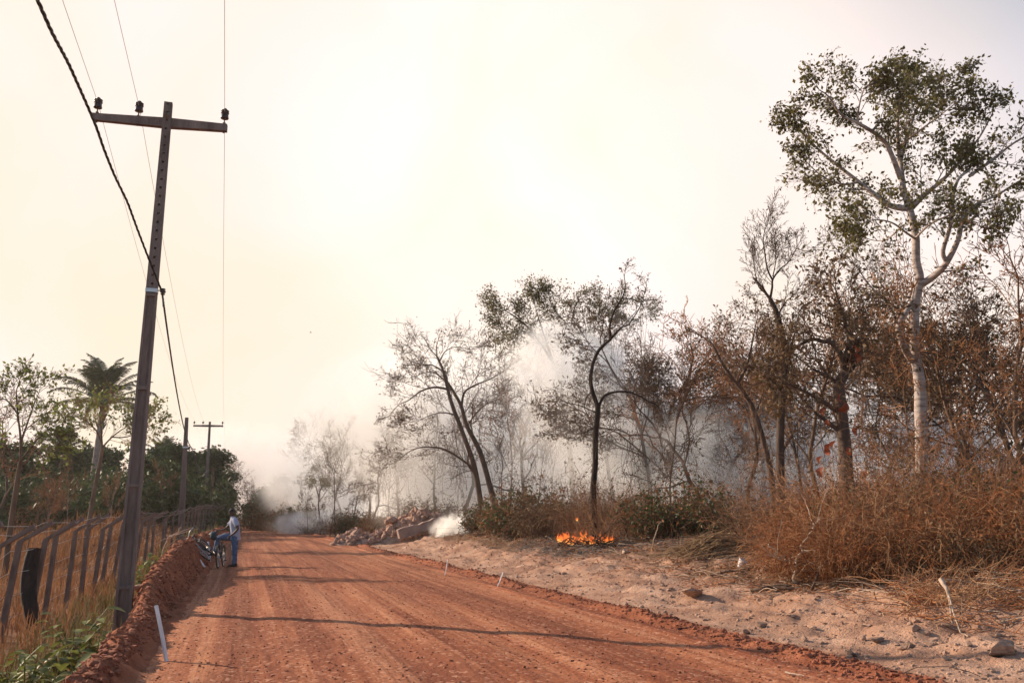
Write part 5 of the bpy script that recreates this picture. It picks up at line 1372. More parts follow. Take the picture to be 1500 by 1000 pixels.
for px, py, d, h, n, kd, sp, lab in ((112, 905, 12.6, .85, 7, 0, .45, 'green weed with paired leaves between the fence and the nearest pole'),
        (88, 925, 11.8, .6, 5, 0, .4, 'smaller paired-leaf weed left of the pole, nearer the fence'),
        (140, 935, 11.6, .62, 6, 2, .4, 'weed with long upright leaves left of the nearest pole\'s foot'),
        (128, 962, 10.6, .45, 5, 1, .35, 'low round-leaved weed below the long-leaved one'),
        (40, 965, 10.4, .62, 7, 1, .5, 'bushy dark weed in the lower left corner of the picture'),
        (15, 940, 11.2, .55, 6, 1, .5, 'bushy weed at the left edge under the fence'),
        (62, 955, 10.8, .5, 5, 1, .4, 'leafy weed left of the low round-leaved one'),
        (158, 895, 13.4, .6, 5, 1, .35, 'slim weed close to the left of the nearest pole'),
        (205, 862, 17.5, .5, 7, 1, .45, 'green weed just right of the nearest pole'),
        (218, 850, 19.5, .55, 7, 1, .5, 'yellow-green weed on the bank behind the nearest pole'),
        (283, 774, 42, .9, 9, 1, .9, 'bright green shrub on top of the bank near the short pole')):
    p = P(px, py, d); weed(lab, (p.x, p.y, hz(p.x, p.y)), h, n, int(px*7+py), kd, sp)
# ------------------------------------------------------------------ air: haze, smoke plumes
def volume_mat(name, dens, color=(.985, .965, .94), aniso=.45, nscale=None, soft=.75, lo=.42, hi=.68, seed=0.0, stretch=(1, 1, .7), even=False, ragged=1.5):
    m, N, L = new_mat(name)
    out = N.new('ShaderNodeOutputMaterial'); v = N.new('ShaderNodeVolumePrincipled')
    v.inputs['Color'].default_value = (*color, 1); v.inputs['Anisotropy'].default_value = aniso
    L.new(v.outputs[0], out.inputs['Volume'])
    if even:
        v.inputs['Density'].default_value = dens; return m
    tc = N.new('ShaderNodeTexCoord')
    ln = N.new('ShaderNodeVectorMath'); ln.operation = 'LENGTH'; L.new(tc.outputs['Object'], ln.inputs[0])
    ge = N.new('ShaderNodeNewGeometry'); mp = N.new('ShaderNodeMapping'); mp.inputs['Scale'].default_value = stretch; mp.inputs['Location'].default_value = (seed, seed*.7, -seed)
    L.new(ge.outputs['Position'], mp.inputs[0])
    n = N.new('ShaderNodeTexNoise'); n.inputs['Scale'].default_value = nscale; n.inputs['Detail'].default_value = 3.0; n.inputs['Roughness'].default_value = .58; n.inputs['Distortion'].default_value = .6
    L.new(mp.outputs[0], n.inputs['Vector'])
    # ragged rim: the noise eats into the falloff towards the outside
    a = N.new('ShaderNodeMath'); a.operation = 'MULTIPLY_ADD'; a.inputs[1].default_value = -ragged; L.new(n.outputs['Fac'], a.inputs[0]); a.inputs[2].default_value = ragged/2
    b = N.new('ShaderNodeMath'); b.operation = 'ADD'; L.new(ln.outputs['Value'], b.inputs[0]); L.new(a.outputs[0], b.inputs[1])
    f = N.new('ShaderNodeMapRange'); f.interpolation_type = 'SMOOTHSTEP'; f.inputs['From Min'].default_value = 1.0; f.inputs['From Max'].default_value = 1.0-soft
    L.new(b.outputs[0], f.inputs['Value'])
    rim = N.new('ShaderNodeMapRange'); rim.interpolation_type = 'SMOOTHSTEP'; rim.inputs['From Min'].default_value = 1.0; rim.inputs['From Max'].default_value = .7
    L.new(ln.outputs['Value'], rim.inputs['Value'])
    g = N.new('ShaderNodeMapRange'); g.interpolation_type = 'SMOOTHSTEP'; g.inputs['From Min'].default_value = lo; g.inputs['From Max'].default_value = hi; g.inputs['To Min'].default_value = .12
    L.new(n.outputs['Fac'], g.inputs['Value'])
    m1 = N.new('ShaderNodeMath'); m1.operation = 'MULTIPLY'; L.new(f.outputs[0], m1.inputs[0]); L.new(g.outputs[0], m1.inputs[1])
    m2 = N.new('ShaderNodeMath'); m2.operation = 'MULTIPLY'; L.new(m1.outputs[0], m2.inputs[0]); L.new(rim.outputs[0], m2.inputs[1])
    m3 = N.new('ShaderNodeMath'); m3.operation = 'MULTIPLY'; m3.inputs[1].default_value = dens; L.new(m2.outputs[0], m3.inputs[0])
    L.new(m3.outputs[0], v.inputs['Density'])
    return m
def ico(sub=2):
    bm = bmesh.new(); bmesh.ops.create_icosphere(bm, subdivisions=sub, radius=1.06)
    V = [tuple(v.co) for v in bm.verts]; F = [[v.index for v in f.verts] for f in bm.faces]; bm.free(); return V, F
ICO = ico(2)
def smoke(label, c, rad, dens, nscale, seed, **kw):
    b = MB(); b.add(*ICO); o = b.build('smoke', volume_mat('smoke', dens, nscale=nscale, seed=seed, **kw))
    o.location = c; o.scale = rad; return tag(o, label, 'smoke', 'smoke from the forest fire', 'stuff')
W_ = (.995, .985, .965); BL = (.955, .975, 1.0)
smoke('thin smoke hanging through the whole burning forest', (35, 78, 4), (20, 46, 9), .085, .16, 1.0, soft=.6, lo=.34, hi=.62, color=W_)
smoke('thick cream smoke behind the arching tree and the rubble', P(690, 635, 68), (12, 15, 9.0), .27, .17, 2.0, lo=.28, hi=.60, color=W_, aniso=.2)
smoke('bluish white puff drifting before the canopy tree', P(830, 528, 39), (3.3, 2.2, 2.2), .75, .52, 3.0, lo=.36, hi=.62, color=BL, ragged=3.4)
smoke('smoke column rising from the fire towards the canopy', P(838, 610, 41), (4.6, 3.5, 5.4), .26, .32, 4.0, lo=.34, hi=.62, color=W_, ragged=2.6)
smoke('white ground smoke pouring out at the right of the rubble', P(676, 774, 46.5), (2.2, 1.2, 1.0), 4.0, 1.1, 5.0, ragged=3.0, lo=.32, hi=.52, color=W_)
smoke('low white smoke between the trunks left of the tall leafless tree', P(1085, 690, 33), (5.2, 3.5, 3.0), .95, .40, 6.0, lo=.34, hi=.58, color=BL, ragged=2.6)
smoke('low bluish smoke at the right edge behind the thicket', P(1440, 672, 30), (5.0, 3.5, 1.9), .80, .4, 7.0, color=BL, ragged=2.2)
smoke('white smoke low behind the charred tree', P(935, 680, 40), (5.8, 3.5, 4.0), .30, .3, 8.0, lo=.32, hi=.6, color=W_)
smoke('white smoke along the ground left of the rubble', P(465, 768, 84), (5.5, 8.0, 1.6), .5, .4, 9.0, lo=.36, hi=.58, color=W_, aniso=.0, ragged=2.6)
smoke('white smoke billowing out over the right roadside', P(465, 700, 92), (8, 11, 6.0), .20, .22, 10.0, lo=.34, hi=.6, color=W_, aniso=.0, ragged=2.4)
smoke('thick beige smoke closing off the end of the road', (2, 190, 9), (30, 45, 14), .13, .12, 11.0, soft=.6, color=(.985, .955, .92), aniso=.0)
smoke('pale smoke swallowing the tree tops above the left rubble', P(545, 620, 72), (8, 12, 7.5), .22, .2, 12.0, lo=.28, hi=.6, color=W_, aniso=.0)
smoke('bluish smoke drifting behind the vine-hung leaning tree', P(1010, 610, 42), (4.8, 3.0, 3.8), .30, .33, 14.0, color=BL, ragged=2.4)
smoke('bluish bank of smoke behind the contorted tree', P(1210, 650, 36), (8, 3.0, 3.6), .28, .32, 17.0, lo=.34, hi=.6, color=BL, ragged=2.2)
smoke('thin bluish veil of smoke across the trunks right of the charred tree', P(985, 620, 36.5), (9, 2.6, 6.0), .12, .3, 15.0, lo=.34, hi=.62, color=BL, ragged=2.2)
smoke('thin pale veil of smoke in front of the hazy trees above the rubble', P(625, 640, 57), (9, 3.0, 7.5), .16, .25, 16.0, lo=.32, hi=.62, color=W_, ragged=2.0)
smoke('thin smoke drifting among the green trees behind the palm', P(215, 690, 118), (16, 10, 5.5), .05, .2, 13.0)
# the air itself
def haze():
    b = MB(); b.box(-305, 330, -62, 650, -3.2, 19.5)
    o = b.build('haze', volume_mat('haze', .00028, (.995, .95, .88), .4, even=True), smooth=False); o['kind'] = 'stuff'; o['label'] = 'warm smoky air fading everything far away'
    return o
haze()

# ------------------------------------------------------------------ the fire
def flame_mat():
    m, N, L = new_mat('flame'); out = N.new('ShaderNodeOutputMaterial'); em = N.new('ShaderNodeEmission')
    tc = N.new('ShaderNodeTexCoord'); sp = N.new('ShaderNodeSeparateXYZ'); L.new(tc.outputs['Object'], sp.inputs[0])
    n = N.new('ShaderNodeTexNoise'); n.inputs['Scale'].default_value = 5; n.inputs['Detail'].default_value = 3; L.new(tc.outputs['Object'], n.inputs['Vector'])
    a = N.new('ShaderNodeMath'); a.operation = 'MULTIPLY_ADD'; a.inputs[1].default_value = 1.1; L.new(n.outputs['Fac'], a.inputs[0]); L.new(sp.outputs['Z'], a.inputs[2])
    r = N.new('ShaderNodeValToRGB'); e = r.color_ramp.elements
    e[0].position = .45; e[0].color = (1.0, .66, .22, 1); e[1].position = 1.15; e[1].color = (.75, .12, .02, 1); q = e.new(.75); q.color = (1.0, .26, .035, 1)
    L.new(a.outputs[0], r.inputs['Fac']); L.new(r.outputs[0], em.inputs['Color']); em.inputs['Strength'].default_value = 1.7
    t = N.new('ShaderNodeBsdfTransparent'); mx = N.new('ShaderNodeMixShader')
    mr = N.new('ShaderNodeMapRange'); mr.inputs['From Min'].default_value = .55; mr.inputs['From Max'].default_value = 1.35; mr.inputs['To Min'].default_value = .75; mr.inputs['To Max'].default_value = .10
    L.new(a.outputs[0], mr.inputs['Value']); L.new(mr.outputs[0], mx.inputs[0]); L.new(t.outputs[0], mx.inputs[1]); L.new(em.outputs[0], mx.inputs[2]); L.new(mx.outputs[0], out.inputs['Surface'])
    return m
M_FLAME = flame_mat()
def flame_mesh(seed):
    rng = np.random.RandomState(seed); b = MB()
    for k in range(5):
        h = rng.uniform(.45, 1.0); w = rng.uniform(.05, .11); n = 9; p = np.array([rng.normal(0, .10), rng.normal(0, .08), -.05]); pts = []; rr = []
        ph = rng.uniform(0, 6.28); ln = rng.normal(0, .18, 2)
        for i in range(n+1):
            t = i/n; pts.append(p + np.array([ln[0]*t*t + .05*math.sin(ph+t*7), ln[1]*t*t+.05*math.cos(ph+t*6), t*h])); rr.append(w*(.5+1.6*t)*(1-t)**.9*1.3 + .004)
        b.tube(pts, rr, 7, 0, False)
    return b.mesh('flame', M_FLAME)
FMS = [flame_mesh(k) for k in range(5)]
fb = on(858, 783, 29.6)
fire = thing('ground_fire', 'orange flames licking along the ground at the charred tree\'s foot', 'fire', fb)
fr = random.Random(5)
for k in range(64):
    t = fr.random(); px = 822 + 72*t; py = 779 + 15*t + fr.uniform(-5, 3)
    d = 29.9 - 2.6*t + fr.uniform(-.4, .5); q = on(px, py, d)
    hh = .36 if t < .5 else .25
    o = link('flame', FMS[k % 5], fire); o.location = q - fb; s = (fr.uniform(.35, .8) if fr.random() < .7 else fr.uniform(.8, 1.2))*hh*(.6+.8*abs(math.sin(t*7.5+.9))); o.scale = (s*1.25, s*1.1, s); o.rotation_euler = (fr.uniform(-.2, .2), fr.uniform(-.35, .2), fr.uniform(0, 6.28))
for px, py, d, s in ((845, 762, 31, .16),):
    q = P(px, py, d); o = link('flame', FMS[1], fire); o.location = q - fb; o.scale = (s, s, s)
b = MB()
for k in range(130):        # burning sticks and charred bits under the flames
    t = fr.random(); q = on(818+82*t, 784+12*t, 29.6-2.4*t+fr.uniform(-.7, .7)) - fb; a = fr.uniform(0, 3.1); L_ = fr.uniform(.15, .6); u = Vector((math.cos(a), math.sin(a), fr.uniform(-.1, .9)))*L_
    b.tube([q-u*.5+Vector((0, 0, .05)), q+Vector((0, 0, .07)), q+u*.5+Vector((0, 0, .06))], fr.uniform(.008, .02), 4)
o = b.build('burning_sticks', M_CHARRED, fire); o['kind'] = 'stuff'
# ------------------------------------------------------------------ rubble pile: a slab and broken stones
rb = on(585, 783, 50); rub = thing('rubble_pile', 'heap of pinkish broken stones topped by a long tilted concrete slab', 'rubble', rb)
rr_ = random.Random(77)
def mound(px):      # height of the heap along its length, metres
    t = (px-503)/150.0; return max(0, (.80*math.exp(-((t-.10)/.15)**2) + 1.75*math.exp(-((t-.72)/.34)**2)))
core = MB(); V = []; n1, n2 = 26, 12
for i in range(n1):
    px = 496+162*i/(n1-1)
    for j in range(n2):
        v = -1+2*j/(n2-1); q = on(px, 776, 50) + Vector((.29, .957, 0))*v*1.6; h = mound(px)*max(0, 1-v*v)**.8*.8
        V.append(tuple(Vector((q.x, q.y, hz(q.x, q.y)-.08+h+(.10*vnoise(np.array(px*.2), np.array(v*4.0), 3) if h > .05 else 0))) - rb))
core.add(V, [(i*n2+j, (i+1)*n2+j, (i+1)*n2+j+1, i*n2+j+1) for i in range(n1-1) for j in range(n2-1)])
core.build('earth', M_CLODSAND, rub)
stone_me = []
for V, F in ROCKS1:
    b = MB(); b.add(V*np.array([1, 1, 1.25]), F); stone_me.append(b.mesh('stone', M_ROCK, False))
for k in range(250):
    px = 496+156*rr_.random(); v = rr_.uniform(-1.0, .55); q = on(px, 776, 50) + Vector((.29, .957, 0))*v*1.55
    h = mound(px)*max(0, 1-v*v)**.8*.82; s = rr_.uniform(.11, .27)*(1.25 if rr_.random() < .2 else 1)
    o = link('stone', stone_me[k % 6], rub); o.location = Vector((q.x, q.y, hz(q.x, q.y)+h+.02)) - rb; o.scale = (s*rr_.uniform(.9, 1.5), s, s*1.25); o.rotation_euler = (rr_.uniform(-.6, .6), rr_.uniform(-.6, .6), rr_.uniform(0, 6.3))
for px, py, s, w_ in ((575, 761, .42, 1.3), (568, 764, .36, 1.2), (626, 754, .40, 1.4), (596, 762, .36, 1.3), (610, 757, .34, 1.3), (637, 758, .38, 1.1), (616, 780, .30, 1.3)):
    q = P(px, py, 49.3); s *= .78; o = link('stone', stone_me[int(px) % 6], rub); o.location = q - rb; o.scale = (s*w_, s, s*1.1); o.rotation_euler = (rr_.uniform(-.4, .4), rr_.uniform(-.4, .4), rr_.uniform(0, 6.3))
b = MB(); a_, c_ = P(583, 782, 47.7) - rb, P(644, 764, 48.4) - rb; ax = (c_-a_).normalized(); up = Vector((0, 0, 1)); sd = ax.cross(up).normalized(); up = sd.cross(ax)
L_ = (c_-a_).length; n = 8; prev = None
for i in range(n):
    t0, t1 = i/n, (i+1)/n; w0, w1 = [.24 + .03*math.sin(t*9)+.03*math.sin(t*23) for t in (t0, t1)]; e0, e1 = [.24+.03*math.sin(t*13+1) for t in (t0, t1)]
    p0, p1 = a_+ax*L_*t0, a_+ax*L_*t1
    def cor(p, w, e): return [tuple(p+sd*e-up*w), tuple(p-sd*e-up*w), tuple(p-sd*e+up*w), tuple(p+sd*e+up*w)]
    A, B = cor(p0, w0, e0), cor(p1, w1, e1)
    b.add(A+B, [(0, 1, 5, 4), (1, 2, 6, 5), (2, 3, 7, 6), (3, 0, 4, 7)] + ([(3, 2, 1, 0)] if i == 0 else []) + ([(4, 5, 6, 7)] if i == n-1 else []))
b.build('slab', M_SLAB, rub, smooth=False)
# ------------------------------------------------------------------ single stones on the verge and by the fence
M_STONE = mat('verge_stone', (0.20, 0.115, 0.08), (0.44, 0.28, 0.195), 4, .9, .5, 16, vary=.3)
M_STONEP = mat('pale_stone', (0.42, 0.30, 0.24), (0.60, 0.46, 0.37), 4, .9, .4, 16)
st_me = []
for V, F in ROCKS2:
    b = MB(); b.add(V, F); st_me.append(b.mesh('stone', M_STONE, False))
st_p = st_me[0].copy(); st_p.materials.clear(); st_p.materials.append(M_STONEP)
def stone(px, py, d, s, label, wide=1.3, me=None, grp=None, dz=.3):
    o = link('stone', me or st_me[int(px*3) % 6]); q = on(px, py, d); o.location = q + Vector((0, 0, s*dz)); o.scale = (s*wide, s, s*.85); o.rotation_euler = (RNG.uniform(-.2, .2), RNG.uniform(-.2, .2), RNG.uniform(0, 6.3))
    return tag(o, label, 'stone', grp)
stone(1015, 863, 16.2, .22, 'flat tan stone alone on the sandy verge, widest of them', 1.7, None, None, .15)
stone(1470, 928, 9.4, .17, 'tan stone half buried in sand near the right edge', 1.3)
stone(1495, 990, 7.6, .13, 'tan stone in the lower right corner', 1.2)
stone(1092, 911, 12.1, .085, 'reddish block of stone on the track below the thicket', 1.2)
stone(1321, 932, 10.3, .07, 'rust-brown stone of a close pair below the thicket', 1.3)
stone(1332, 933, 10.4, .075, 'paler stone of a close pair below the thicket', 1.2)
stone(1285, 934, 10.6, .09, 'grey-brown stone left of the close pair', 1.3)
stone(1246, 945, 10.2, .085, 'dark stone at the lower edge of the sandy slope', 1.3)
stone(1002, 816, 21.5, .19, 'dark pointed stone between the straw heap and the leafy shrub', 1.1)
stone(916, 806, 24.5, .15, 'pale flat stone right below the flames', 1.9, st_p)
stone(1120, 845, 17.5, .12, 'small grey stone beside the fallen sticks', 1.2)
stone(1448, 822, 12.6, .15, 'grey stone in the fallen brush at the right', 1.2)
stone(655, 803, 38, .13, 'left one of two dark stones in front of the rubble', 1.3)
stone(662, 803, 38, .15, 'right one of two dark stones in front of the rubble', 1.2)
stone(48, 992, 9.3, .21, 'big rounded reddish stone at the lower left corner', 1.5)
stone(20, 997, 9.1, .15, 'small reddish stone left of the big rounded one in the corner', 1.3)
stone(72, 997, 9.1, .12, 'small reddish stone right of the big rounded one in the corner', 1.2)
stone(203, 881, 15.6, .17, 'reddish stone at the right of the nearest pole\'s foot', 1.2)
for k in range(42):
    px = RNG.uniform(760, 1500); py = RNG.uniform(0, 1); d = RNG.uniform(9.5, 24)
    q = P(px, 880, d)
    if not (6.9 < q.x < 11.2): continue
    s = RNG.uniform(.03, .075); o = link('stone', st_me[k % 6]); o.location = (q.x, q.y, hz(q.x, q.y)+s*.3); o.scale = (s*1.3, s, s*.85); o.rotation_euler = (0, 0, RNG.uniform(0, 6.3))
    tag(o, 'small brown stone lying loose on the sandy verge', 'stone', 'small stones on the sandy verge')
# ------------------------------------------------------------------ straw heap, fallen branches, cup
def heap():
    q0 = on(1045, 805, 21.0); b = MB(); rng = np.random.RandomState(4)
    for k in range(420):
        t = rng.rand(); a = rng.normal(.15, .5); L_ = rng.uniform(.25, .9); x = rng.normal(0, .45); y = rng.normal(0, .3); z = max(.03, .50*math.exp(-(x*x)/.35-(y*y)/.2)*rng.uniform(.5, 1.15))
        u = np.array([math.cos(a), math.sin(a), rng.normal(.22, .25)])*L_*.5; p = np.array([x, y, z]); m_ = p+np.array([0, 0, .10*L_])
        e0, e1 = p-u, p+u; e0[2] = max(e0[2], .0); e1[2] = max(e1[2], .0)
        b.tube([e0, m_, e1], [.006, .011, .004], 3, 0, False)
    for k in range(8): b.tube([(-.6+.1*k, .1, .05), (-.2+.1*k, 0, .42), (.4+.08*k, -.05, .12)], [.02, .03, .015], 5)
    o = b.build('straw_heap', M_STRAW); o.location = q0; o.rotation_euler = (0, 0, -YAW); o.scale = (1.25, 1.1, .95)
    tag(o, 'heap of dry straw and palm fibre left of the thicket', 'straw heap')
heap()
def fallen(label, pts, r, m=M_PALESTICK, twigs=0, name='fallen_branch', seed=1, kink=.03):
    b0 = Vector(pts[0]); rng = np.random.RandomState(seed); pl = smooth_path([np.array(Vector(p)-b0) for p in pts], 4); pl[1:-1] += rng.normal(0, kink, (len(pl)-2, 3))*np.array([1, 1, .5])
    b = MB(); rad = np.linspace(r, r*.45, len(pl)); b.tube(pl, rad, 6)
    for k in range(twigs):
        i = rng.randint(2, len(pl)-1); d = rot_to(pl[i]-pl[i-1], rng.uniform(.5, 1.0), rng.uniform(0, 6.28)); d[2] = abs(d[2])*.6; tp = [pl[i]]
        for j in range(5): d = d+rng.normal(0, .2, 3); d /= np.linalg.norm(d); tp.append(tp[-1]+d*rng.uniform(.08, .2))
        b.tube(tp, np.linspace(rad[i]*.6, .004, 6), 4)
    o = b.build(name, m); o.location = b0; return tag(o, label, 'branch', 'fallen branches along the forest edge')
D1 = 15.6
fallen('pale forked dead branch standing up at the thicket\'s left corner', [on(1165, 843, D1, -.05), P(1166, 825, D1), P(1176, 800, D1-.1), P(1190, 775, D1-.1), P(1200, 758, D1)], .035, twigs=7, seed=3)
fallen('second pale branch rising low to the left from the thicket\'s corner', [on(1168, 842, D1, -.03), P(1160, 825, D1), P(1150, 818, D1-.2), P(1138, 812, D1-.3), P(1126, 796, D1-.3)], .022, twigs=6, seed=4)
fallen('dark stick leaning over the front of the thicket', [on(1185, 842, 15.2, 0), P(1215, 815, 14.9), P(1240, 795, 14.7)], .025, M_BARK_D, 5, seed=5)
fallen('dark log lying on the litter left of the thicket', [on(1100, 858, 15.9, .03), on(1130, 852, 15.7, .06), on(1172, 846, 15.4, .03)], .055, M_BARK_B, 2, seed=6)
fallen('long thin pale log lying above the flat stone', [on(1040, 832, 18.4, .05), on(1070, 836, 18.1, .05), on(1105, 838, 17.8, .04)], .045, M_BARK_B, 1, seed=7)
fallen('grey stick poking right from the straw heap', [on(1100, 790, 21.5, .25), P(1118, 788, 21.3), P(1132, 796, 21.0)], .035, M_BARK_G, 1, seed=8)
fallen('short pale broken stick jutting from fallen brush at the right', [P(1378, 848, 11.2), P(1384, 858, 11.1), P(1389, 868, 11.0), on(1392, 872, 11.0, .02)], .032, twigs=0, seed=9, kink=.004)
fallen('thin pale stick trailing below the short broken one', [P(1389, 868, 11.0), on(1402, 885, 10.7, .05), on(1415, 902, 10.4, .02)], .014, twigs=1, seed=10, kink=.01)
fallen('thin stick standing slanted beside the leafy shrub', [on(955, 795, 25.5), P(962, 778, 25.4), P(966, 765, 25.3)], .022, twigs=2, seed=11, kink=.01)
fallen('bent stick lying at the right end of the flames', [on(868, 797, 27.0, .05), P(886, 778, 27.2), P(902, 766, 27.4), P(918, 758, 27.6)], .028, M_BARK_D, 4, seed=12)
fallen('curved stick standing at the right of the flames', [on(922, 785, 27.6), P(915, 772, 27.6), P(920, 762, 27.7), P(930, 758, 27.8)], .022, M_BARK_D, 3, seed=13)
fallen('dark stick lying across the pale track at the bottom right', [on(1296, 966, 9.1, .012), on(1318, 972, 8.95, .015), on(1342, 976, 8.8, .012)], .012, M_BARK_D, 1, seed=14, kink=.01)
fallen('pale straw lying on the road by the far ridge of clods', [on(1150, 975, 9.0, .02), on(1164, 979, 8.9, .02), on(1178, 984, 8.8, .02)], .010, seed=15, kink=.004)
def flattened_brush():      # a knocked-down tangle nobody could count
    rng = np.random.RandomState(55); mb = MB()
    for k in range(150):
        px = rng.uniform(1290, 1512); d = rng.uniform(10.8, 13.4); q = on(px, 850, d, rng.uniform(.03, .26)); a = rng.normal(.2, .7); L_ = rng.uniform(.35, 1.3)
        v = Vector((math.cos(a), math.sin(a), rng.uniform(-.1, .18)))*L_; e = q+v; m_ = q+v*.5; e.z = max(e.z, hz(e.x, e.y)+.02); m_.z = max(m_.z+.05, hz(m_.x, m_.y)+.02)
        pl = smooth_path([np.array(q), np.array(m_), np.array(e)], 4); pl[1:-1] += rng.normal(0, .025, (len(pl)-2, 3)); r = rng.uniform(.004, .010); mi = int(rng.randint(3))
        mb.tube(pl, np.linspace(r, r*.45, len(pl)), 4, mi, False)
        for j in range(4):
            i = rng.randint(2, len(pl)-1); dd = rot_to(pl[i]-pl[i-1], rng.uniform(.5, 1.0), rng.uniform(0, 6.28)); dd[2] = abs(dd[2])*.6; tp = [pl[i]]
            for w_ in range(4): dd = dd+rng.normal(0, .22, 3); dd /= np.linalg.norm(dd); tp.append(tp[-1]+dd*rng.uniform(.06, .16))
            mb.tube(tp, np.linspace(r*.6, .002, 5), 3, mi, False)
    tag(mb.build('flattened_brush', [M_BRUSH, M_TWIG_B, M_BRUSHP]), 'flattened russet brush spilling from the thicket onto the verge at the right', kind='stuff')
flattened_brush()
fallen('bare forked branch lying on the bank beside the fallen bicycle', [on(232, 800, 27.5, .1), P(246, 790, 27.3), P(258, 782, 27.1), P(266, 772, 27.1)], .03, M_PALESTICK, 8, seed=16)
cup = thing('paper_cup', 'white crushed cup lying in the litter by the straw heap', 'cup', on(1083, 817, 18.6, .02)); cup.rotation_euler = (.5, .25, .3)
b = MB(); b.lathe([(0, 0), (.055, 0), (.08, .10), (.10, .17), (.104, .172), (.096, .165), (.075, .10), (.05, .008), (0, .008)], 14); b.build('body', M_WHITEWOOD, cup)
b = MB(); b.ring((0, 0, .171), (0, 0, 1), .102, .007, 18, 6); b.build('rim', M_WHITEWOOD, cup)
# ------------------------------------------------------------------ bicycles
M_TYRE = mat('tyre_rubber', (.018, .016, .015), (.04, .03, .026), 20, .8)
M_CHROME = mat('worn_chrome', (.45, .43, .42), (.6, .58, .56), 20, .35, metal=.9)
M_FRAME = mat('dark_bike_paint', (.02, .022, .028), (.035, .035, .04), 8, .4, spec=.5)
M_BAG = mat('teal_bag_cloth', (.022, .035, .042), (.055, .075, .085), 12, .8)
def bicycle(label, fork_mat=None):
    """x is forward, z up, the wheels touch z = 0"""
    root = thing('bicycle', label, 'bicycle'); fk = fork_mat or M_FRAME; Rw = .33
    for xw in (-.53, .55):
        b = MB(); b.ring((xw, 0, Rw), (0, 1, 0), Rw-.02, .021, 36, 8); w = b.build('wheel', M_TYRE, root)
        b = MB(); b.ring((xw, 0, Rw), (0, 1, 0), Rw-.045, .012, 36, 6); b.build('rim', M_CHROME, w)
        b = MB()
        for k in range(24):
            a = k*math.pi/12; s = .03*(1 if k % 2 else -1)
            b.tube([(xw+.02*math.cos(a+.5), s, Rw+.02*math.sin(a+.5)), (xw+(Rw-.05)*math.cos(a), 0, Rw+(Rw-.05)*math.sin(a))], .0022, 3, 0, False)
        b.tube([(xw, -.06, Rw), (xw, .06, Rw)], .02, 8); b.build('spokes', M_CHROME, w)
        m_ = MB(); pts = []
        for k in range(13):
            a = R(20 + k*(11 if xw > 0 else 12.5)); pts.append((xw+(Rw+.022)*math.cos(a), 0, Rw+(Rw+.022)*math.sin(a)))
        for s in (-.022, 0, .022): m_.tube([(p[0], s, p[2]) for p in pts], .011, 4)
        m_.build('mudguard', M_FRAME, root)
    b = MB(); bb = (-.08, 0, .29); st = (-.22, 0, .78); ht = (.36, 0, .84); hb = (.395, 0, .70)
    for p, q, r in ((bb, st, .017), (st, ht, .017), (bb, hb, .019), (ht, hb, .021)): b.tube([p, q], r, 8)
    for s in (-.05, .05):
        b.tube([bb, (-.30, s, .30), (-.53, s, Rw)], .010, 6); b.tube([st, (-.38, s, .56), (-.53, s, Rw)], .009, 6)
    b.build('frame', M_FRAME, root)
    b = MB(); b.tube([ht, (.35, 0, .92)], .014, 6)
    for s in (-.05, .05): b.tube([(hb[0], s*.6, .70), (.43, s, .60), (.49, s, .45), (.55, s, Rw)], [.013, .013, .012, .009], 6)
    b.build('fork', fk, root)
    b = MB(); hbp = []
    for t in np.linspace(-1, 1, 15): hbp.append((.38 - .22*max(0, abs(t)-.35)**1.1*1.2 + .04*(1-abs(t)), t*.29, .93 + .12*min(1, abs(t)*1.6)))
    b.tube(hbp, .011, 6); h = b.build('handlebar', M_CHROME, root)
    b = MB()
    for s in (-1, 1): b.tube([hbp[0 if s < 0 else -1], (hbp[0][0]-.11, s*.30, hbp[0][2]-.005)], .017, 6); b.tube([(.34, s*.20, 1.03), (.40, s*.25, 1.02)], .006, 4)
    b.build('grip', M_TYRE, h)
    b = MB()
    for i, (x, w, z) in enumerate(((-.39, .085, .90), (-.33, .10, .915), (-.25, .075, .905), (-.16, .04, .895), (-.10, .022, .885))):
        pass
    P_ = [(-.40, .06, .895), (-.36, .095, .91), (-.28, .085, .905), (-.19, .045, .895), (-.10, .018, .885)]
    V = []
    for x, w, z in P_:
        for k in range(8):
            a = 2*math.pi*k/8; V.append((x, w*math.cos(a), z-.018+.028*math.sin(a)))
    b.add(V, [(i*8+k, i*8+(k+1) % 8, (i+1)*8+(k+1) % 8, (i+1)*8+k) for i in range(4) for k in range(8)]); b.add(V[:8], [(0, 1, 2, 3), (0, 3, 4, 7), (4, 5, 6, 7)])
    sdl = b.build('saddle', M_TYRE, root); b = MB(); b.tube([st, (-.25, 0, .88)], .013, 6); b.build('seat_post', M_CHROME, sdl)
    b = MB(); b.ring((-.08, -.04, .29), (0, 1, 0), .085, .006, 20, 4)
    for k in range(5): a = k*1.257; b.tube([(-.08, -.04, .29), (-.08+.085*math.cos(a), -.04, .29+.085*math.sin(a))], .006, 4)
    b.tube([(-.08, -.045, .375), (-.53, -.045, .37)], .005, 4); b.tube([(-.08, -.045, .205), (-.53, -.045, .29)], .005, 4)
    b.build('chainset', M_CHROME, root)
    for s in (-1, 1):
        b = MB(); b.tube([(-.08, s*.03, .29), (-.08, s*.085, .29), (-.08+.16*s*.86, s*.09, .29-.16*s*.5)], .010, 6); c = b.build('crank', M_CHROME, root)
        b = MB(); b.box(-.08+.16*s*.86-.045, -.08+.16*s*.86+.045, s*.14-.04, s*.14+.04, .29-.16*s*.5-.012, .29-.16*s*.5+.012); b.build('pedal', M_TYRE, c, smooth=False)
    b = MB()
    for s in (-.055, 0, .055): b.tube([(-.24, s, .70), (-.80, s, .70)], .006, 4)
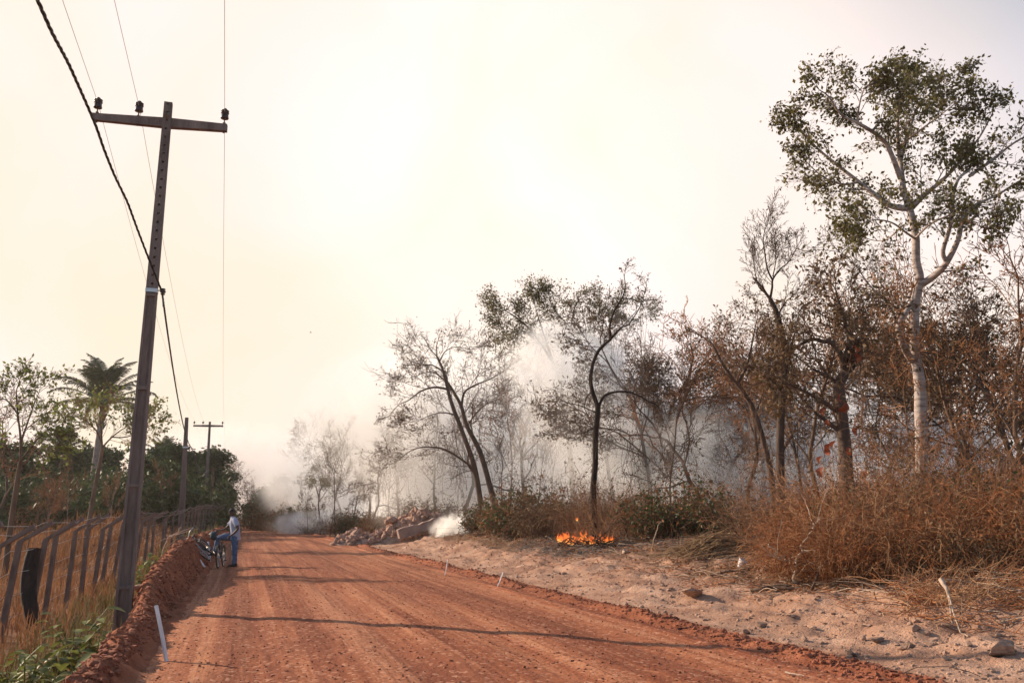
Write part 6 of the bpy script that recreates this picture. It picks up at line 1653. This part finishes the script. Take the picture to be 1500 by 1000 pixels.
    for x in (-.35, -.55, -.75): b.tube([(x, -.06, .70), (x, .06, .70)], .006, 4)
    for s in (-.06, .06): b.tube([(-.74, s, .70), (-.53, s, Rw)], .006, 4)
    b.build('rear_rack', M_FRAME, root)
    return root
MX, MY = -.31, 29.55
bk = bicycle('dark bicycle facing the camera that the man stands astride')
bk.location = (-.66, MY-.28, hz(-.66, MY)); bk.rotation_euler = (0, R(0), R(-82)); bk.rotation_euler = (R(4), 0, R(-97))
b = MB(); V, F = rock_shape(random.Random(3), 3, 1.0, .0); V = np.sign(V)*np.abs(V)**.55; b.add(V*np.array([.13, .22, .15]), F); bag = b.build('cloth_bag', M_BAG)
bag.location = bk.matrix_basis @ Vector((.46, -.14, .99)); tag(bag, 'dark teal cloth bag hanging on the upright bicycle\'s handlebar', 'bag')
b = MB(); b.tube([(-.1, -.04, .1), (-.06, 0, .2), (.06, 0, .2), (.1, .04, .1)], .012, 5); b.build('strap', M_BAG, bag)
bk2 = bicycle('second bicycle fallen on its side on the red earth bank', M_CHROME)
LD_ = 22.0
while LD_ < 32 and P(296, 809, LD_).z > hz(P(296, 809, LD_).x, P(296, 809, LD_).y) + .16: LD_ += .1
LX = P(296, 809, LD_)
# lies on the slope with its top uphill to the left, front wheel towards the camera
upv = Vector((-.74, 0, .67)).normalized(); fwd = Vector((-.10, -.98, -.10)); fwd = (fwd - upv*fwd.dot(upv)).normalized(); sdv = upv.cross(fwd)
Mx = Matrix(((fwd.x, sdv.x, upv.x, 0), (fwd.y, sdv.y, upv.y, 0), (fwd.z, sdv.z, upv.z, 0), (0, 0, 0, 1)))
bk2.matrix_world = Matrix.Translation(LX - Mx.to_3x3() @ Vector((.55, 0, .33))) @ Mx
# ------------------------------------------------------------------ the man
M_SKIN = mat('dark_skin', (.060, .030, .020), (.085, .045, .030), 8, .55)
M_SHIRT = mat('pale_checked_shirt', (.30, .30, .38), (.42, .41, .50), 25, .85, .3, 60)
M_JEANS = mat('blue_denim', (.055, .085, .16), (.12, .17, .27), 14, .9, .3, 60)
M_SHOE = mat('black_shoe', (.015, .012, .012), (.03, .025, .022), 8, .5)
M_CAP = mat('dark_cap', (.018, .018, .026), (.032, .03, .04), 10, .8)
M_WRAP = mat('belt_leather', (.03, .018, .012), (.05, .03, .02), 10, .6)
def skin_mesh(name, joints, edges, m, parent, levels=2, root=0):
    me = bpy.data.meshes.new(name); me.from_pydata([j[:3] for j in joints], edges, []); me.materials.append(m)
    o = link(name, me, parent)
    sk = o.modifiers.new('skin', 'SKIN'); sk.use_smooth_shade = True; sk.branch_smoothing = .4
    for i, j in enumerate(joints):
        v = me.skin_vertices[0].data[i]; r = j[3]; v.radius = r if isinstance(r, tuple) else (r, r); v.use_root = (i == root)
    sb = o.modifiers.new('sub', 'SUBSURF'); sb.levels = levels; sb.render_levels = levels
    return o
man = thing('person', 'man in pale short-sleeved shirt, jeans and dark cap straddling a bicycle on the road', 'person', (MX, MY, hz(MX, MY)))
# local: -x is where he faces, -y towards the camera (his left side)
PEL = (.02, 0, .93)
J = [(.02, 0, .95, (.13, .15)), (.01, 0, 1.12, (.115, .14)), (-.02, 0, 1.30, (.12, .165)), (-.05, 0, 1.44, (.08, .13)), (-.075, 0, 1.53, .055), (-.11, 0, 1.60, .062), (-.125, 0, 1.67, (.085, .075)), (-.12, 0, 1.735, (.075, .07)),
     # left arm (towards the camera): shoulder, elbow back, wrist in front of the hip, hand
     (-.03, -.20, 1.42, .062), (.07, -.285, 1.27, .05), (.09, -.30, 1.15, .043), (-.02, -.29, 1.03, .034), (-.10, -.26, .965, .028), (-.145, -.245, .935, (.030, .018)), (-.18, -.235, .905, (.032, .016)),
     # right arm reaching to the handlebar
     (-.06, .20, 1.42, .062), (-.17, .25, 1.29, .05), (-.27, .22, 1.17, .043), (-.40, .08, 1.12, .034), (-.49, -.05, 1.11, .028), (-.53, -.10, 1.105, (.030, .018)), (-.565, -.135, 1.09, (.032, .016)),
     # left leg straight down
     (.02, -.10, .88, .095), (.03, -.11, .50, .062), (.045, -.11, .28, .055), (.05, -.11, .09, .042), (-.02, -.12, .04, .038), (-.13, -.13, .03, .032),
     # right leg lifted over the frame, foot on the far pedal
     (-.06, .08, .90, .095), (-.28, -.02, .90, .085), (-.47, -.10, .875, .066), (-.515, -.14, .66, .058), (-.55, -.17, .43, .042), (-.62, -.19, .40, .038), (-.72, -.21, .375, .032)]
E = [(0, 1), (1, 2), (2, 3), (3, 4), (4, 5), (5, 6), (6, 7), (3, 8), (8, 9), (9, 10), (10, 11), (11, 12), (12, 13), (13, 14), (3, 15), (15, 16), (16, 17), (17, 18), (18, 19), (19, 20), (20, 21),
     (0, 22), (22, 23), (23, 24), (24, 25), (25, 26), (26, 27), (0, 28), (28, 29), (29, 30), (30, 31), (31, 32), (32, 33), (33, 34)]
def fingers(J, E, hand, d, spread):      # four fingers and a thumb grow out of the palm
    c = Vector(J[hand][:3]); d = Vector(d).normalized(); s = Vector(spread).normalized(); n_ = d.cross(s)
    for k, (o_, L_) in enumerate(((-.026, .060), (-.009, .072), (.009, .068), (.026, .052))):
        a = len(J); J.append((*(c+s*o_+d*.02), .0095)); J.append((*(c+s*o_+d*(.02+L_*.5)+n_*.004), .009)); J.append((*(c+s*o_*1.1+d*(.02+L_*.85)+n_*.022), .0075)); E += [(hand, a), (a, a+1), (a+1, a+2)]
    a = len(J); J.append((*(c-d*.02+s*.040), .011)); J.append((*(c+d*.015+s*.062+n_*.012), .0095)); J.append((*(c+d*.045+s*.066+n_*.02), .008)); E += [(hand, a), (a, a+1), (a+1, a+2)]
fingers(J, E, 14, (-.6, .2, -.75), (.3, -.9, -.2)); fingers(J, E, 21, (-.5, -.5, -.55), (.7, -.6, .1))
body = skin_mesh('body', J, E, M_SKIN, man)
hd = MB()      # face: skull and jaw, nose, lips, brow, ears, eyes
def blob(c, r, seg=14, m_=0):
    V = []; F = []
    for i in range(9):
        a = math.pi*i/8
        for k in range(seg): V.append((c[0]+r[0]*math.sin(a)*math.cos(6.2832*k/seg), c[1]+r[1]*math.sin(a)*math.sin(6.2832*k/seg), c[2]+r[2]*math.cos(a)))
    F = [(i*seg+k, (i+1)*seg+k, (i+1)*seg+(k+1) % seg, i*seg+(k+1) % seg) for i in range(8) for k in range(seg)]
    hd.add(V, F, m_)
hd = MB(); blob((-.175, 0, 1.618), (.038, .045, .04)); blob((-.205, 0, 1.672), (.022, .014, .022)); blob((-.20, 0, 1.640), (.014, .026, .009)); blob((-.187, 0, 1.705), (.02, .05, .010))
for s in (-1, 1): blob((-.112, s*.078, 1.675), (.018, .010, .030)); blob((-.188, s*.030, 1.692), (.010, .011, .007))
hd.build('face', M_SKIN, man)
hd = MB(); blob((-.10, 0, 1.705), (.092, .083, .06)); hd.build('hair', M_SHOE, man)
b = MB(); cpM = Matrix.Translation((-.118, 0, 1.728)) @ Matrix.Rotation(R(-14), 4, 'Y')
b.lathe([(.0, .075), (.045, .068), (.078, .045), (.093, .01), (.095, -.015), (.09, -.015)], 18, M=cpM)
V = []; n = 9
for i in range(n):
    a = math.pi/2 + math.pi*i/(n-1); V += [(.092*math.cos(a), .088*math.sin(a), -.012), (.092*math.cos(a) + .085*max(0, -math.cos(a)), .088*math.sin(a)*(.95), -.028), (.092*math.cos(a), .088*math.sin(a), -.020)]
b.add(xf(V, cpM), [(3*i, 3*i+3, 3*i+4, 3*i+1) for i in range(n-1)] + [(3*i+1, 3*i+4, 3*i+5, 3*i+2) for i in range(n-1)]); b.build('cap', M_CAP, man)
def sleeve_loft(name, rings, m_, parent, mb=None, sides=16):
    """rings: (centre, half width x, half width y); a closed band of cloth"""
    b = mb or MB(); V = []
    for c, rx, ry in rings:
        for k in range(sides): a = 6.2832*k/sides; V.append((c[0]+rx*math.cos(a), c[1]+ry*math.sin(a), c[2]))
    b.add(V, [(i*sides+k, i*sides+(k+1) % sides, (i+1)*sides+(k+1) % sides, (i+1)*sides+k) for i in range(len(rings)-1) for k in range(sides)])
    return b
b = sleeve_loft('shirt', [((.03, 0, .82), .165, .205), ((.03, 0, .86), .165, .205), ((.025, 0, .95), .155, .195), ((.02, 0, 1.08), .15, .185), ((0, 0, 1.20), .155, .195), ((-.02, 0, 1.32), .155, .21), ((-.04, 0, 1.42), .135, .215), ((-.055, 0, 1.475), .105, .165), ((-.068, 0, 1.505), .082, .105), ((-.078, 0, 1.535), .072, .078), ((-.080, 0, 1.55), .075, .08)], M_SHIRT, man)
b.tube([(-.03, -.13, 1.445), (-.015, -.20, 1.41), (.035, -.26, 1.325), (.075, -.295, 1.255)], [.085, .088, .083, .085], 12)
b.tube([(-.05, .13, 1.445), (-.07, .20, 1.41), (-.135, .245, 1.335), (-.185, .258, 1.275)], [.085, .088, .083, .085], 12)
b.build('shirt', M_SHIRT, man)
b = MB()
b.tube([(.02, -.07, .93), (.02, -.10, .86), (.03, -.11, .50), (.045, -.11, .28), (.05, -.11, .085)], [.125, .118, .088, .082, .080], 12)
b.tube([(.0, .05, .92), (-.10, .06, .905), (-.28, -.02, .905), (-.44, -.09, .89), (-.495, -.115, .82), (-.515, -.14, .66), (-.545, -.165, .445)], [.13, .12, .103, .088, .082, .080, .075], 12)
b.build('jeans', M_JEANS, man)
def shoe(x, y, z, dirx, diry):
    b = MB(); d = Vector((dirx, diry, 0)).normalized(); s = Vector((-d.y, d.x, 0)); V = []
    for t, w, h in ((-.09, .032, .085), (-.04, .040, .095), (.03, .043, .085), (.10, .048, .062), (.16, .042, .045), (.19, .022, .035)):
        c = Vector((x, y, z)) + d*t
        for k in range(10):
            a = 6.2832*k/10; V.append(tuple(c + s*w*math.cos(a) + Vector((0, 0, max(0, h*.5*(1+math.sin(a)*1.05))))))
    b.add(V, [(i*10+k, i*10+(k+1) % 10, (i+1)*10+(k+1) % 10, (i+1)*10+k) for i in range(5) for k in range(10)])
    for e in (0, 50): b.add(V[e:e+10], [(0, 1, 2, 3), (0, 3, 4, 9), (4, 5, 8, 9), (5, 6, 7, 8)])
    b.build('shoe', M_SHOE, man)
shoe(.04, -.11, 0, -1, -.15); shoe(-.57, -.18, .345, -1, -.2)
# ------------------------------------------------------------------ a bird far up in the smoke
bd = thing('bird', 'tiny dark bird gliding high in the pale smoke', 'bird', P(455, 487, 60)); bd.scale = (.4,)*3
b = MB(); b.tube([(-.16, 0, 0), (-.05, 0, .02), (.08, 0, .02), (.17, 0, .03)], [.01, .05, .045, .012], 8); b.build('body', M_SHOE, bd)
for s in (-1, 1):
    b = MB(); b.add([(.07, s*.03, .03), (-.07, s*.03, .03), (.05, s*.25, .12), (-.08, s*.24, .11), (-.10, s*.50, .04)], [(0, 2, 3, 1)]); b.add([(.05, s*.25, .12), (-.10, s*.50, .04), (-.08, s*.24, .11)], [(0, 1, 2)]); b.build('wing', M_SHOE, bd)
